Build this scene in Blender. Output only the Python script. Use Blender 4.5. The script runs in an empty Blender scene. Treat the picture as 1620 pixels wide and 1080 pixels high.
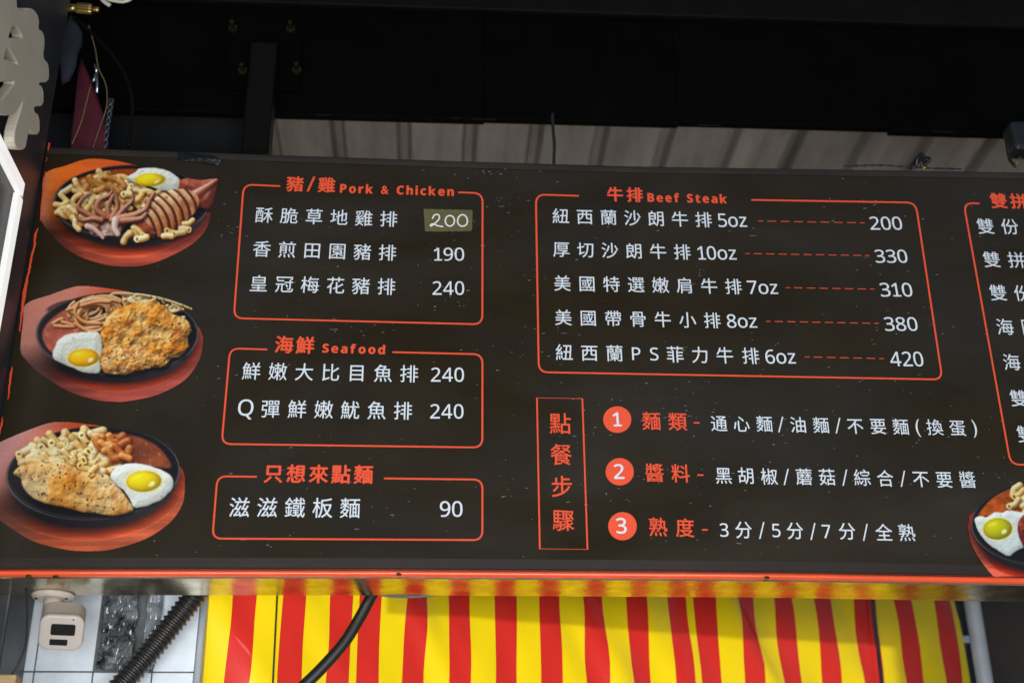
import bpy, bmesh, math, random
import numpy as np
from mathutils import Vector, Matrix, noise as mnoise

random.seed(7)
sc = bpy.context.scene
COL = sc.collection

# ------------------------------------------------------------------ camera
F = 2100.0                                   # focal length in photo pixels (photo 1620 wide)
_v = np.array([-47., 4340., -F]); _h = np.array([35600., -634., -F])
_Z = _v/np.linalg.norm(_v); _X = _h-(_h@_Z)*_Z; _X /= np.linalg.norm(_X); _Y = np.cross(_Z, _X)
RW = np.stack([_X, _Y, _Z])                  # camera axes -> world axes (board plane is Y = 0)
DIST = 2.3
CAM = -DIST*(RW@np.array([0., 0., -1.]))
cd = bpy.data.cameras.new('camera'); cam = bpy.data.objects.new('camera', cd); COL.objects.link(cam)
cd.sensor_width = 36.0; cd.lens = F/1620*36.0; cd.clip_start = 0.02; cd.clip_end = 500
M = Matrix([list(RW[i])+[CAM[i]] for i in range(3)]+[[0, 0, 0, 1]])
cam.matrix_world = M
cd.dof.use_dof = True; cd.dof.focus_distance = 2.28; cd.dof.aperture_fstop = 2.7
sc.camera = cam

# ------------------------------------------------------------------ world, sun, exposure
SUN_EL, SUN_AZ = math.radians(24), math.radians(12)      # low sun behind the stall's back curtain
w = bpy.data.worlds.new('World'); sc.world = w; w.use_nodes = True
nt = w.node_tree; nt.nodes.clear()
out = nt.nodes.new('ShaderNodeOutputWorld'); bg = nt.nodes.new('ShaderNodeBackground')
sky = nt.nodes.new('ShaderNodeTexSky'); sky.sky_type = 'NISHITA'; sky.sun_disc = False
sky.sun_elevation = SUN_EL; sky.sun_rotation = SUN_AZ
sky.dust_density = 5.0; sky.ozone_density = 1.0
bg.inputs['Strength'].default_value = 0.05
nt.links.new(sky.outputs[0], bg.inputs['Color']); nt.links.new(bg.outputs[0], out.inputs[0])
sl = bpy.data.lights.new('sun', 'SUN'); sl.energy = 1.65; sl.angle = math.radians(3); sl.color = (1, .95, .86)
sun = bpy.data.objects.new('sun', sl); COL.objects.link(sun)
sdir = Vector((math.sin(SUN_AZ)*math.cos(SUN_EL), math.cos(SUN_AZ)*math.cos(SUN_EL), math.sin(SUN_EL)))
sun.rotation_euler = sdir.to_track_quat('Z', 'Y').to_euler(); sun.location = sdir*20
al = bpy.data.lights.new('street_fill', 'AREA'); al.shape = 'RECTANGLE'; al.size = 2.6; al.size_y = 1.2; al.energy = 58; al.color = (.93, .975, 1.0)
alo = bpy.data.objects.new('street_fill', al); COL.objects.link(alo); alo.location = (-.15, -2.7, -1.45)   # added fill lamp, stands in for light from the open street side
alo.rotation_euler = (Vector((.1, 0, -.05))-alo.location).to_track_quat('-Z', 'Y').to_euler()
sc.view_settings.view_transform = 'Standard'; sc.view_settings.look = 'None'
sc.view_settings.exposure = 1.0; sc.view_settings.gamma = 1.0; sc.view_settings.use_curve_mapping = False

# ------------------------------------------------------------------ pixel helpers
def ray(x, y):
    return RW@np.array([x-810., 540.-y, -F])
def on(x, y, ax, val):
    d = ray(x, y); t = (val-CAM[ax])/d[ax]; return Vector(CAM+t*d)
def bp(x, y, Y=0.0):                          # photo pixel -> point on the board plane
    return on(x, y, 1, Y)
def bparr(xs, ys, Y=0.0):
    d = np.stack([xs-810., 540.-ys, np.full_like(xs, -F)], -1)@RW.T
    t = (Y-CAM[1])/d[..., 1]
    return CAM+d*t[..., None]

# ------------------------------------------------------------------ object helpers
def link(o, parent=None):
    COL.objects.link(o)
    if parent is not None: o.parent = parent
    return o
def tag(o, label=None, cat=None, group=None, kind=None):
    if label: o['label'] = label
    if cat: o['category'] = cat
    if group: o['group'] = group
    if kind: o['kind'] = kind
    return o
def thing(name, label, cat, loc=(0, 0, 0), group=None):
    o = bpy.data.objects.new(name, None); o.empty_display_size = .02; o.location = loc
    link(o); return tag(o, label, cat, group)
def mesh_obj(name, verts, faces, mat, parent=None, smooth=False, world=True):
    me = bpy.data.meshes.new(name)
    if parent is not None and world:
        off = Vector(parent.matrix_basis.translation)
        if parent.parent is not None: off += Vector(parent.parent.matrix_basis.translation)
        verts = [tuple(Vector(v)-off) for v in verts]
    me.from_pydata([tuple(v) for v in verts], [], [tuple(f) for f in faces]); me.update()
    for m in (mat if isinstance(mat, (list, tuple)) else [mat]): me.materials.append(m)
    if smooth:
        for p in me.polygons: p.use_smooth = True
    return link(bpy.data.objects.new(name, me), parent)
def bm_obj(name, bm, mat, parent=None, smooth=False):
    bm.normal_update()
    me = bpy.data.meshes.new(name); 
    if parent is not None:
        off = Vector(parent.matrix_basis.translation)
        if parent.parent is not None: off += Vector(parent.parent.matrix_basis.translation)
        for v in bm.verts: v.co -= off
    bm.to_mesh(me); bm.free()
    me.materials.append(mat)
    if smooth:
        for p in me.polygons: p.use_smooth = True
    return link(bpy.data.objects.new(name, me), parent)
def box_bm(x0, x1, y0, y1, z0, z1, bev=0.0, seg=2, bm=None, mtx=None):
    b = bmesh.new()
    r = bmesh.ops.create_cube(b, size=1)
    for v in b.verts:
        v.co = Vector((x0+(v.co.x+.5)*(x1-x0), y0+(v.co.y+.5)*(y1-y0), z0+(v.co.z+.5)*(z1-z0)))
    if bev: bmesh.ops.bevel(b, geom=b.edges[:], offset=bev, segments=seg, affect='EDGES', profile=.5)
    if mtx is not None: bmesh.ops.transform(b, matrix=mtx, verts=b.verts)
    if bm is None: return b
    me = bpy.data.meshes.new('tmp'); b.to_mesh(me); b.free(); bm.from_mesh(me); bpy.data.meshes.remove(me)
    return bm
def spline(pts, n=10):
    pts = [Vector(p) for p in pts]; P = [2*pts[0]-pts[1]]+pts+[2*pts[-1]-pts[-2]]; o = []
    for i in range(1, len(P)-2):
        for k in range(n):
            t = k/n; a, b, c, d = P[i-1], P[i], P[i+1], P[i+2]
            o.append(.5*((2*b)+(c-a)*t+(2*a-5*b+4*c-d)*t*t+(3*b-a-3*c+d)*t**3))
    o.append(pts[-1]); return o
def tube(pts, r, sides=10, caps=True):
    """sweep; r a number or a function of (index, length)"""
    V = []; Fc = []; L = 0; up = None
    for i, p in enumerate(pts):
        t = (pts[min(i+1, len(pts)-1)]-pts[max(i-1, 0)]).normalized()
        if up is None: up = Vector((0, 0, 1)) if abs(t.z) < .9 else Vector((1, 0, 0))
        a = t.cross(up).normalized(); up = a.cross(t).normalized()
        if i: L += (p-pts[i-1]).length
        rr = r(i, L) if callable(r) else r
        for k in range(sides):
            an = 2*math.pi*k/sides; V.append(p+a*math.cos(an)*rr+up*math.sin(an)*rr)
    n = sides
    for i in range(len(pts)-1):
        for k in range(n): Fc.append((i*n+k, i*n+(k+1) % n, (i+1)*n+(k+1) % n, (i+1)*n+k))
    if caps:
        Fc.append(tuple(range(n-1, -1, -1))); Fc.append(tuple((len(pts)-1)*n+k for k in range(n)))
    return V, Fc

# ------------------------------------------------------------------ materials
def s2l(c):
    c = np.asarray(c, float)/255.0
    return np.where(c <= .04045, c/12.92, ((c+.055)/1.055)**2.4)
def mat(name, col, rough=.6, metal=0.0, var=0.0, vscale=20.0, bump=0.0, bscale=60.0, col2=None, stretch=(1, 1, 1), coat=0.0, rvar=0.0, spec=.5):
    m = bpy.data.materials.new(name); m.use_nodes = True; n = m.node_tree; b = n.nodes['Principled BSDF']
    b.inputs['Base Color'].default_value = (*col, 1); b.inputs['Roughness'].default_value = rough
    b.inputs['Metallic'].default_value = metal; b.inputs['Coat Weight'].default_value = coat
    b.inputs['Specular IOR Level'].default_value = spec
    tc = n.nodes.new('ShaderNodeTexCoord'); mp = n.nodes.new('ShaderNodeMapping'); mp.inputs['Scale'].default_value = stretch
    n.links.new(tc.outputs['Object'], mp.inputs['Vector'])
    if var or col2:
        nz = n.nodes.new('ShaderNodeTexNoise'); nz.inputs['Scale'].default_value = vscale; nz.inputs['Detail'].default_value = 8; nz.inputs['Roughness'].default_value = .65
        n.links.new(mp.outputs[0], nz.inputs['Vector'])
        rp = n.nodes.new('ShaderNodeValToRGB'); rp.color_ramp.elements[0].position = .35; rp.color_ramp.elements[1].position = .68
        c2 = col2 if col2 else tuple(min(1, c*(1+var)) for c in col)
        c1 = col if col2 else tuple(c*(1-var) for c in col)
        rp.color_ramp.elements[0].color = (*c1, 1); rp.color_ramp.elements[1].color = (*c2, 1)
        n.links.new(nz.outputs[0], rp.inputs[0]); n.links.new(rp.outputs[0], b.inputs['Base Color'])
    if rvar:
        nr = n.nodes.new('ShaderNodeTexNoise'); nr.inputs['Scale'].default_value = vscale*.6; nr.inputs['Detail'].default_value = 6
        n.links.new(mp.outputs[0], nr.inputs['Vector'])
        mr = n.nodes.new('ShaderNodeMapRange'); mr.inputs['From Min'].default_value = .3; mr.inputs['From Max'].default_value = .7
        mr.inputs['To Min'].default_value = max(.02, rough-rvar); mr.inputs['To Max'].default_value = min(1, rough+rvar)
        n.links.new(nr.outputs[0], mr.inputs[0]); n.links.new(mr.outputs[0], b.inputs['Roughness'])
    if bump:
        nb = n.nodes.new('ShaderNodeTexNoise'); nb.inputs['Scale'].default_value = bscale; nb.inputs['Detail'].default_value = 6
        n.links.new(mp.outputs[0], nb.inputs['Vector'])
        bu = n.nodes.new('ShaderNodeBump'); bu.inputs['Strength'].default_value = bump; bu.inputs['Distance'].default_value = .004
        n.links.new(nb.outputs[0], bu.inputs['Height']); n.links.new(bu.outputs[0], b.inputs['Normal'])
    return m
def emis(name, col, st):
    m = mat(name, (.8, .8, .8), .4); b = m.node_tree.nodes['Principled BSDF']
    b.inputs['Emission Color'].default_value = (*col, 1); b.inputs['Emission Strength'].default_value = st
    return m

PRINT_R = .33
m_panel = mat('board print charcoal', (.0200, .0132, .0052), PRINT_R, var=.20, vscale=4, stretch=(1, 1, 1.6), bump=.05, bscale=9, rvar=.11, spec=.34)
m_edge = mat('brown edge film', (.036, .026, .017), .4, var=.25, vscale=6, bump=.1, bscale=25)
m_edge2 = mat('brown hem', (.0225, .0140, .0090), .4, var=.2, vscale=6)
def smear(m, lo, hi):                          # wiped grease: gloss that comes and goes in slanting strokes
    n = m.node_tree; b = n.nodes['Principled BSDF']; tc = n.nodes.new('ShaderNodeTexCoord'); mp = n.nodes.new('ShaderNodeMapping')
    mp.inputs['Rotation'].default_value = (0, .9, 0); mp.inputs['Scale'].default_value = (.9, 1, 2.6)
    nz = n.nodes.new('ShaderNodeTexNoise'); nz.inputs['Scale'].default_value = 2.2; nz.inputs['Detail'].default_value = 5; nz.inputs['Distortion'].default_value = .6
    mr = n.nodes.new('ShaderNodeMapRange'); mr.inputs['From Min'].default_value = .35; mr.inputs['From Max'].default_value = .7; mr.inputs['To Min'].default_value = lo; mr.inputs['To Max'].default_value = hi
    n.links.new(tc.outputs['Object'], mp.inputs['Vector']); n.links.new(mp.outputs[0], nz.inputs['Vector']); n.links.new(nz.outputs[0], mr.inputs[0]); n.links.new(mr.outputs[0], b.inputs['Specular IOR Level'])
smear(m_panel, .16, .60)
m_white = mat('print white', (.66, .70, .74), PRINT_R, var=.04, vscale=80)
m_red = mat('print red orange', (.80, .085, .030), PRINT_R, var=.05, vscale=60)
m_chip = mat('chipped print white', (.026, .023, .019), .5, col2=(.36, .35, .32), vscale=55)
m_print = mat('print colours', (.5, .5, .5), PRINT_R)
_a = m_print.node_tree.nodes.new('ShaderNodeVertexColor'); _a.layer_name = 'ink'
m_print.node_tree.links.new(_a.outputs[0], m_print.node_tree.nodes['Principled BSDF'].inputs['Base Color'])
m_trim = mat('red trim', (.80, .090, .024), .28, var=.12, vscale=12, stretch=(1, 4, 4), coat=.4)
m_alu = mat('aluminium lip', (.75, .75, .76), .3, 1.0)
m_under = mat('sooty stainless', (.56, .47, .30), .2, 1.0, var=.3, vscale=25, bump=.22, bscale=22, rvar=.06)
m_black = mat('black paint', (.0012, .0010, .0008), .7, spec=.04, var=.4, vscale=8, bump=.1, bscale=30)
m_dull = mat('dull black', (.006, .006, .0065), .6, spec=.2, var=.4, vscale=9, bump=.15)
m_post = mat('dark brown steel', (.0045, .0034, .0024), .5, spec=.1, var=.3, vscale=10, bump=.1)
m_wall = mat('black panel wall', (.034, .034, .037), .42, var=.4, vscale=7, bump=.15, bscale=20, rvar=.08)
m_foam = mat('white foam letter', (.53, .475, .37), .55, var=.08, vscale=9, bump=.05, bscale=120)
m_led = emis('lit diffuser', (1, .985, .96), .37); m_led.node_tree.nodes['Principled BSDF'].inputs['Base Color'].default_value = (.3, .3, .3, 1)
m_ledcase = mat('lamp case', (.45, .42, .38), .4)
m_bolt = mat('rusty bolt', (.06, .04, .022), .45, .9, var=.5, vscale=200)
m_zinc = mat('zinc', (.55, .56, .58), .32, 1.0, var=.15, vscale=80)
m_brass = mat('brass', (.62, .42, .14), .35, 1.0, var=.2, vscale=60)
m_roof = mat('galvanised roof sheet', (.31, .285, .265), .45, .3, var=.3, vscale=4, stretch=(3, .5, 1))
m_maroon = mat('maroon fabric', (.075, .0035, .011), .6, var=.25, vscale=30, bump=.2, bscale=300)
m_navy = mat('dark blue cloth', (.013, .017, .027), .8, var=.3, vscale=30, bump=.3, bscale=200)
m_rubber = mat('black rubber', (.009, .009, .009), .45, var=.3, vscale=40)
m_tan = mat('tan cord', (.15, .095, .04), .6, var=.2, vscale=90)
m_cream = mat('cream cable', (.62, .58, .48), .4)
m_plastic = mat('off white plastic', (.50, .43, .375), .38, var=.05, vscale=15)
m_dark = mat('dark sensor window', (.006, .006, .007), .12)
m_tile = mat('glazed white tile', (.74, .79, .84), .3, spec=.3, var=.10, vscale=14, bump=.04, bscale=14)
m_grout = mat('grout', (.12, .12, .12), .9, var=.2, vscale=60)
m_foil = mat('crumpled dark film', (.012, .012, .013), .2, .0, col2=(.30, .32, .34), vscale=28, coat=.5)
m_bag = mat('clear grey film', (.22, .24, .26), .15, 0, var=.6, vscale=20, coat=.6)
m_hose = mat('black conduit', (.022, .020, .019), .32, var=.2, vscale=50, coat=.3)
m_tape = mat('olive cloth tape', (.108, .094, .032), .7, var=.15, vscale=70, bump=.6, bscale=500)
m_btape = mat('black tape', (.006, .006, .006), .35, bump=.5, bscale=150)
m_marker = mat('white marker', (.74, .74, .70), .6)
m_wood = mat('raw wood', (.42, .27, .12), .7, var=.2, vscale=25, stretch=(1, 6, 6))
m_grey = mat('grey pole paint', (.36, .38, .41), .4, .2, var=.1, vscale=15)
m_brown = mat('dark brown panel', (.016, .012, .009), .7, var=.4, vscale=6)
m_ground = mat('concrete pavement', (.22, .21, .20), .85, var=.15, vscale=3)

# ------------------------------------------------------------------ setting
XL = -0.843                                   # left end of the board = face of the side wall
tag(mesh_obj('ground', [(-30, -30, -2.6), (30, -30, -2.6), (30, 30, -2.6), (-30, 30, -2.6)], [(0, 1, 2, 3)], m_ground), kind='structure')
sw = box_bm(XL-.07, XL-.002, -.62, -.001, -1.2, 1.2, .004)
tag(bm_obj('side_wall', sw, m_wall), kind='structure')
sp = box_bm(XL-.07, on(48, 1000, 1, .237).x, .102, .237, -1.2, .36, .004)
po = tag(bm_obj('side_post', sp, m_wall), 'black painted corner post under the left end of the menu board', 'post')

# corrugated roof over the stall: sheets of trapezoid ribs running back
ZR = 1.05
roof = tag(bpy.data.objects.new('roof', None), kind='structure'); link(roof)
def roof_sheet(x0, n, dz):
    P = []
    pitch = .178
    for i in range(n):
        a = x0+i*pitch
        P += [(a, 0), (a+.060, 0), (a+.064, .0025), (a+.070, .0025), (a+.074, 0), (a+.128, 0), (a+.138, .028), (a+.158, .028), (a+.170, 0)]
    P.append((x0+n*pitch+.01, 0))
    V = []; Fc = []
    ys = [.12, .6, 1.1, 1.6, 2.1]
    for y in ys:
        for (x, z) in P: V.append((x, y, ZR+z+dz+.02*(y-.3)))
    k = len(P)
    for j in range(len(ys)-1):
        for i in range(k-1): Fc.append((j*k+i, j*k+i+1, (j+1)*k+i+1, (j+1)*k+i))
    return mesh_obj('roof_sheet', V, Fc, m_roof, roof)
xx = -1.62
for q, n in enumerate((6, 5, 6, 5)):
    roof_sheet(xx, n, .0015*(q % 2)); xx += n*.178

# big black beam above, with a paler soffit strip along its top
zb0 = on(440, 178, 1, .165).z; zb1 = on(1620, 210, 1, .165).z
beam = thing('overhead_beam', 'wide black painted beam running above the menu board', 'beam', (0, .165, zb0))
segs = [(-1.3, -.04), (-.0405, .36), (.3595, .80), (.7995, 1.62)]
for i, (a, b) in enumerate(segs):
    bm_obj('beam_panel', box_bm(a, b, .165+.001*(i % 2), .185, zb0+.004*((i*7) % 3-1), 1.03, .003), m_black, beam)
bm_obj('soffit_strip', box_bm(-1.3, 1.62, .150, .1645, on(800, 16, 1, .150).z, 1.03, .003), m_post, beam)
V, Fc = [], []
tr = []
x = -.50
while x < 1.6:                                # thin torn pale edge under the beam
    L = random.uniform(.008, .06)
    if random.random() < .3: tr.append((x, x+L))
    x += L+random.uniform(.01, .05)
b_ = bmesh.new()
for a, c in tr: box_bm(a, c, .162, .1645, zb0-.0042, zb0-.0036+random.uniform(0, .0006), bm=b_)
tag(bm_obj('torn_edge_film', b_, m_dull, beam), kind='stuff')
pl = bm_obj('dull_black_panel', box_bm(-1.2, on(388, 200, 1, .20).x, .195, .2, .30, on(300, 174, 1, .2).z, .002), m_dull)
tag(pl, 'dull black panel closing the gap left of the steel support post', 'panel')

# steel support post bolted to the beam
pc = on(414, 150, 1, .13); pw = .0265
post = thing('support_post', 'dark brown square steel post carrying the menu board', 'post', (pc.x, .13, .1))
bm_obj('shaft', box_bm(pc.x-pw, pc.x+pw, .103, .155, .02, on(414, 66, 1, .103).z, .005, 3), m_post, post)
p0 = on(352, 140, 1, .155); p1 = on(482, 30, 1, .155)
bm_obj('mounting_plate', box_bm(p0.x, p1.x, .1555, .164, p0.z, p1.z, .002), m_black, post)
def bolt(px, py, mt, s=1):
    c = on(px, py, 1, .152); bm = bmesh.new()
    bmesh.ops.create_cone(bm, cap_ends=True, segments=6, radius1=.010*s, radius2=.010*s, depth=.008, matrix=Matrix.Translation(c)@Matrix.Rotation(math.pi/2, 4, 'X'))
    bmesh.ops.create_cone(bm, cap_ends=True, segments=12, radius1=.005*s, radius2=.0045*s, depth=.022, matrix=Matrix.Translation(c+Vector((0, -.012, 0)))@Matrix.Rotation(math.pi/2, 4, 'X'))
    return bm_obj('bolt', bm, mt, post)
for a in ((369, 46, m_bolt), (460, 47, m_bolt), (384, 113, m_bolt), (470, 112, m_bolt)): bolt(*a)

# ------------------------------------------------------------------ menu board
XR = 1.24; DEP = .099
board = thing('menu_board', 'long dark menu sign with food pictures and white price list', 'menu sign', (0, 0, -.42))
top_px = [(80, 228), (430, 240), (720, 250), (1000, 258.3), (1300, 263), (1620, 268)]
bot_px = [(0, 900.5), (300, 900.5), (620, 901), (900, 903), (1230, 905.5), (1620, 912.5)]
tx = [bp(*p) for p in top_px]; bx_ = [bp(*p) for p in bot_px]
def ztop(x): return float(np.interp(x, [p.x for p in tx], [p.z for p in tx]))
def zbot(x): return float(np.interp(x, [p.x for p in bx_], [p.z for p in bx_]))
N = 80; V = []; Fc = []
for i in range(N+1):
    x = XL+(XR-XL)*i/N; zt = ztop(x); zb = zbot(x)
    prof = [(DEP, zb), (0, zb), (0, zt-.022), (.0015, zt-.014), (.005, zt-.006), (.012, zt-.0015), (.02, zt), (DEP, zt)]
    V += [(x, y, z) for y, z in prof]
k = 8
for i in range(N):
    for j in range(k): Fc.append((i*k+j, (i+1)*k+j, (i+1)*k+(j+1) % k, i*k+(j+1) % k))
Fc += [tuple(range(k)), tuple(N*k+j for j in range(k-1, -1, -1))]
pn = mesh_obj('panel', V, Fc, m_panel, board)
for p in pn.data.polygons:
    p.use_smooth = False
for nm, lo, hi, mm in (('top_edge_strip', -.0125, -.0002, 'top'), ('bottom_edge_strip', .0030, .0190, 'bot')):
    V = []; Fc = []
    for i in range(N+1):
        x = XL+.001+(XR-XL-.002)*i/N; z = ztop(x) if mm == 'top' else zbot(x)
        V += [(x, .0011 if mm == 'top' else -.0011, z+lo), (x, .0185 if mm == 'top' else -.0011, z+hi+(.0012 if mm == 'top' else 0))] if mm != 'top' else [(x, -.0012, z-.0215), (x, .0002, z-.0130), (x, .0036, z-.0048), (x, .011, z-.0002), (x, .02, z+.0012)]
    k = 2 if mm != 'top' else 5
    for i in range(N):
        for j in range(k-1): Fc.append((i*k+j, (i+1)*k+j, (i+1)*k+j+1, i*k+j+1))
    mesh_obj(nm, V, Fc, m_edge if mm == 'top' else m_edge2, board, True)
# bottom: aluminium lip, rounded red trim, mirror-like underside
def rail(name, prof, m, smooth=True):
    V = []; Fc = []; k = len(prof)
    for i in range(N+1):
        x = XL+.001+(XR-XL-.002)*i/N; zb = zbot(x)
        V += [(x, y, zb+z) for y, z in prof]
    for i in range(N):
        for j in range(k): Fc.append((i*k+j, (i+1)*k+j, (i+1)*k+(j+1) % k, i*k+(j+1) % k))
    Fc += [tuple(range(k)), tuple(N*k+j for j in range(k-1, -1, -1))]
    return mesh_obj(name, V, Fc, m, board, smooth)
rail('edge_lip', [(-.004, .0002), (-.0005, .0022), (.004, .0022), (.004, .0002)], m_alu, False)
arc = [(.004-.009*math.cos(t), -.0055-.0055*math.sin(t)) for t in np.linspace(-math.pi/2, math.pi/2, 9)]
rail('bottom_trim', [(.02, -.0001)]+[(y, z) for y, z in arc]+[(.02, -.011)], m_trim)
und = rail('underside_plate', [(.003, -.0112), (.003, -.0135), (DEP+.003, -.0135), (DEP+.003, -.0112)], m_under, False)
for px, py in ((45, 911), (88, 912), (631, 908), (1213, 913)):
    c = on(px, py, 2, zbot(bp(px, py).x)-.0135) if False else bp(px, py, -.004); bm = bmesh.new()
    bmesh.ops.create_uvsphere(bm, u_segments=10, v_segments=6, radius=.0045, matrix=Matrix.Translation(c)@Matrix.Diagonal((1, .5, .6, 1)))
    bm_obj('rivet', bm, m_bolt, board, True)

# --- lettering: flat glyph shapes laid on the print
GC = {}
SANS = {}; BOLD = {}                         # plain and heavy sans letter shapes
for i in range(26):
    SANS[chr(65+i)] = chr(0x1D5A0+i); SANS[chr(97+i)] = chr(0x1D5BA+i); BOLD[chr(65+i)] = chr(0x1D5D4+i); BOLD[chr(97+i)] = chr(0x1D5EE+i)
for i in range(10): SANS[str(i)] = chr(0x1D7E2+i); BOLD[str(i)] = chr(0x1D7EC+i)
def glyph(ch, off=0.0):
    ch = SANS.get(ch, ch) if off < .02 else BOLD.get(ch, ch); off = 0; key = (ch, off)
    if key in GC: return GC[key]
    c = bpy.data.curves.new('g', 'FONT'); c.body = ch; c.resolution_u = 4
    o = bpy.data.objects.new('g', c); COL.objects.link(o)
    dg = bpy.context.evaluated_depsgraph_get(); dg.update()
    ev = o.evaluated_get(dg); me = ev.to_mesh()
    v = np.array([q.co[:2] for q in me.vertices]) if len(me.vertices) else np.zeros((0, 2))
    f = [tuple(p.vertices) for p in me.polygons]
    ev.to_mesh_clear(); bpy.data.objects.remove(o); bpy.data.curves.remove(c)
    if ch == SANS['1']:                          # the sign's figure one has a foot
        lo = v[v[:, 1] < .03]; a, b = lo[:, 0].min(), lo[:, 0].max(); n = len(v)
        v = np.vstack([v, [(a-.15, 0), (a-.001, 0), (a-.001, .068), (a-.15, .068), (b+.001, 0), (b+.14, 0), (b+.14, .068), (b+.001, .068)]])
        f = f+[(n, n+1, n+2, n+3), (n+4, n+5, n+6, n+7)]
    GC[key] = (v, f); return GC[key]
MAXIS = {}
INKY = -.0009
class Line:
    def __init__(s): s.V = []; s.F = []
    def add(s, v2, f, org, ux, uz, sx, sz):
        n = len(s.V)
        for a, b in v2:
            p = org+ux*(a*sx)+uz*(b*sz); s.V.append((p.x, INKY, p.z))
        s.F += [tuple(i+n for i in q) for q in f]
    def strike(s, v2, f, org, ux, uz, sx, sz, off):
        # heavier weight: the same shape struck five times a hair apart
        for j, (dx, dz) in enumerate(((0, 0), (off, 0), (-off, 0), (0, off*.8), (0, -off*.8))):
            k = len(s.V); s.add(v2+np.array([dx, dz]), f, org, ux, uz, sx, sz)
            for q in range(k, len(s.V)): x, y, z = s.V[q]; s.V[q] = (x, y-.00004*j, z)
    def done(s, name, m): return mesh_obj(name, s.V, s.F, m, board)
def axes(p, q):
    ux = (q-p).normalized(); uz = Vector((-ux.z, 0, ux.x)); return ux, uz
BX = Vector((1, 0, 0))
def cjk(text, p0, p1, em, m=None, off=.0035, name='printed_text', pos=None, ws=1.0):
    """characters centred on the line from pixel p0 to p1 (or at the pixel centres in pos); em in photo pixels"""
    m = m or m_white; L = Line(); n = len(text)
    a = bp(*p0); b = bp(*p1); ux, uz = axes(a, b) if n > 1 else (BX, Vector((0, 0, 1)))
    for i, ch in enumerate(text):
        c = bp(*pos[i]) if pos else a.lerp(b, i/max(1, n-1))
        mm = (bp(810, 540)-bp(811, 540)).length
        cx, cy = (c.x, c.z)
        pxs = pix_scale(c)
        s = em*pxs
        v, f = glyph(ch, off)
        if len(v) == 0: continue
        if 0x2000 < ord(ch) < 0x10000: ctr = np.array([.5, .38])
        else: ctr = (v.min(0)+v.max(0))/2
        sz = s*1.06
        if ch == '/': sz *= 1.30; c = c+uz*(.02*s); v = v+np.stack([(v[:, 1]-ctr[1])*.16, 0*v[:, 1]], 1)
        if ch in '()': sz *= 1.12
        L.strike((v-ctr), f, c, ux, uz, s*ws, sz, off)
    return L.done(name, m)
def pix_scale(c):
    d = Vector(c)-Vector(CAM); fw = Vector(RW@np.array([0, 0, -1.])); return d.dot(fw)/F
def latin(text, x0, x1, yb0, yt, m=None, yb1=None, off=.004, track=0.0, name='printed_text', fit_h=None):
    """run of latin text whose ink spans photo x0..x1, baseline yb0..yb1, top of capitals at yt"""
    m = m or m_white; yb1 = yb0 if yb1 is None else yb1
    a = bp(x0, yb0); b = bp(x1, yb1); ux, uz = axes(a, b); wid = (b-a).length
    hgt = (bp(x0, yt)-a).length
    items = []; xc = 0
    for ch in text:
        if ch == ' ': xc += .30+track; continue
        v, f = glyph(ch, off)
        w0, w1 = v[:, 0].min(), v[:, 0].max()
        items.append((v-np.array([w0-xc, 0]), f)); xc += (w1-w0)+.085+track
    tot = xc-.085-track
    cap = max(v[:, 1].max() for v, f in items)
    L = Line(); sx = wid/tot; sz = hgt/cap
    for v, f in items: L.strike(v, f, a, ux, uz, sx, sz, off)
    return L.done(name, m)
def rib(pts, wpx, m, name, closed=False):
    """flat printed line through board points"""
    V = []; Fc = []; n = len(pts)
    for i, p in enumerate(pts):
        q0 = pts[(i-1) % n] if closed or i > 0 else p; q1 = pts[(i+1) % n] if closed or i < n-1 else p
        t = (q1-q0).normalized(); nn = Vector((-t.z, 0, t.x)); h = wpx*pix_scale(p)/2
        V += [(p.x+nn.x*h, INKY, p.z+nn.z*h), (p.x-nn.x*h, INKY, p.z-nn.z*h)]
    for i in range(n if closed else n-1):
        j = (i+1) % n; Fc.append((2*i, 2*i+1, 2*j+1, 2*j))
    return mesh_obj(name, V, Fc, m, board)
def rounded(corners, r, open_ends=None):
    """corners in pixels; rounds every inner corner"""
    P = []; n = len(corners)
    for i, c in enumerate(corners):
        c = np.array(c, float)
        if i in (0, n-1): P.append(tuple(c)); continue
        a = np.array(corners[i-1], float); b = np.array(corners[i+1], float)
        da = (a-c)/np.linalg.norm(a-c); db = (b-c)/np.linalg.norm(b-c)
        p, q = c+da*r, c+db*r
        for t in np.linspace(0, 1, 9): P.append(tuple((1-t)**2*p+2*t*(1-t)*c+t*t*q+ .0))
    return [bp(*p) for p in P]
LW = 2.9
def frame(c, r=15): return rib(rounded(c, r), LW, m_red, 'printed_frame')

# pork & chicken
frame([(443.3, 295), (385.5, 292.3), (370, 503.6), (763, 513.3), (763.4, 306), (724.7, 304.8)])
cjk('豬/雞', (467, 291.5), (517, 293), 28, m_red, .028)
latin('Pork & Chicken', 538, 717.5, 305.2, 291, m_red, 310.5, .022, .16)
cjk('酥脆草地雞排', (418, 340.6), (615, 346.8), 29)
cjk('香煎田園豬排', (414.4, 394), (613, 400), 29.5)
cjk('皇冠梅花豬排', (409.4, 448.8), (611.4, 453.6), 30)
latin('190', 686.4, 734.4, 412.6, 392.2)
latin('240', 684.4, 734.4, 466.6, 445.3)
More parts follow.
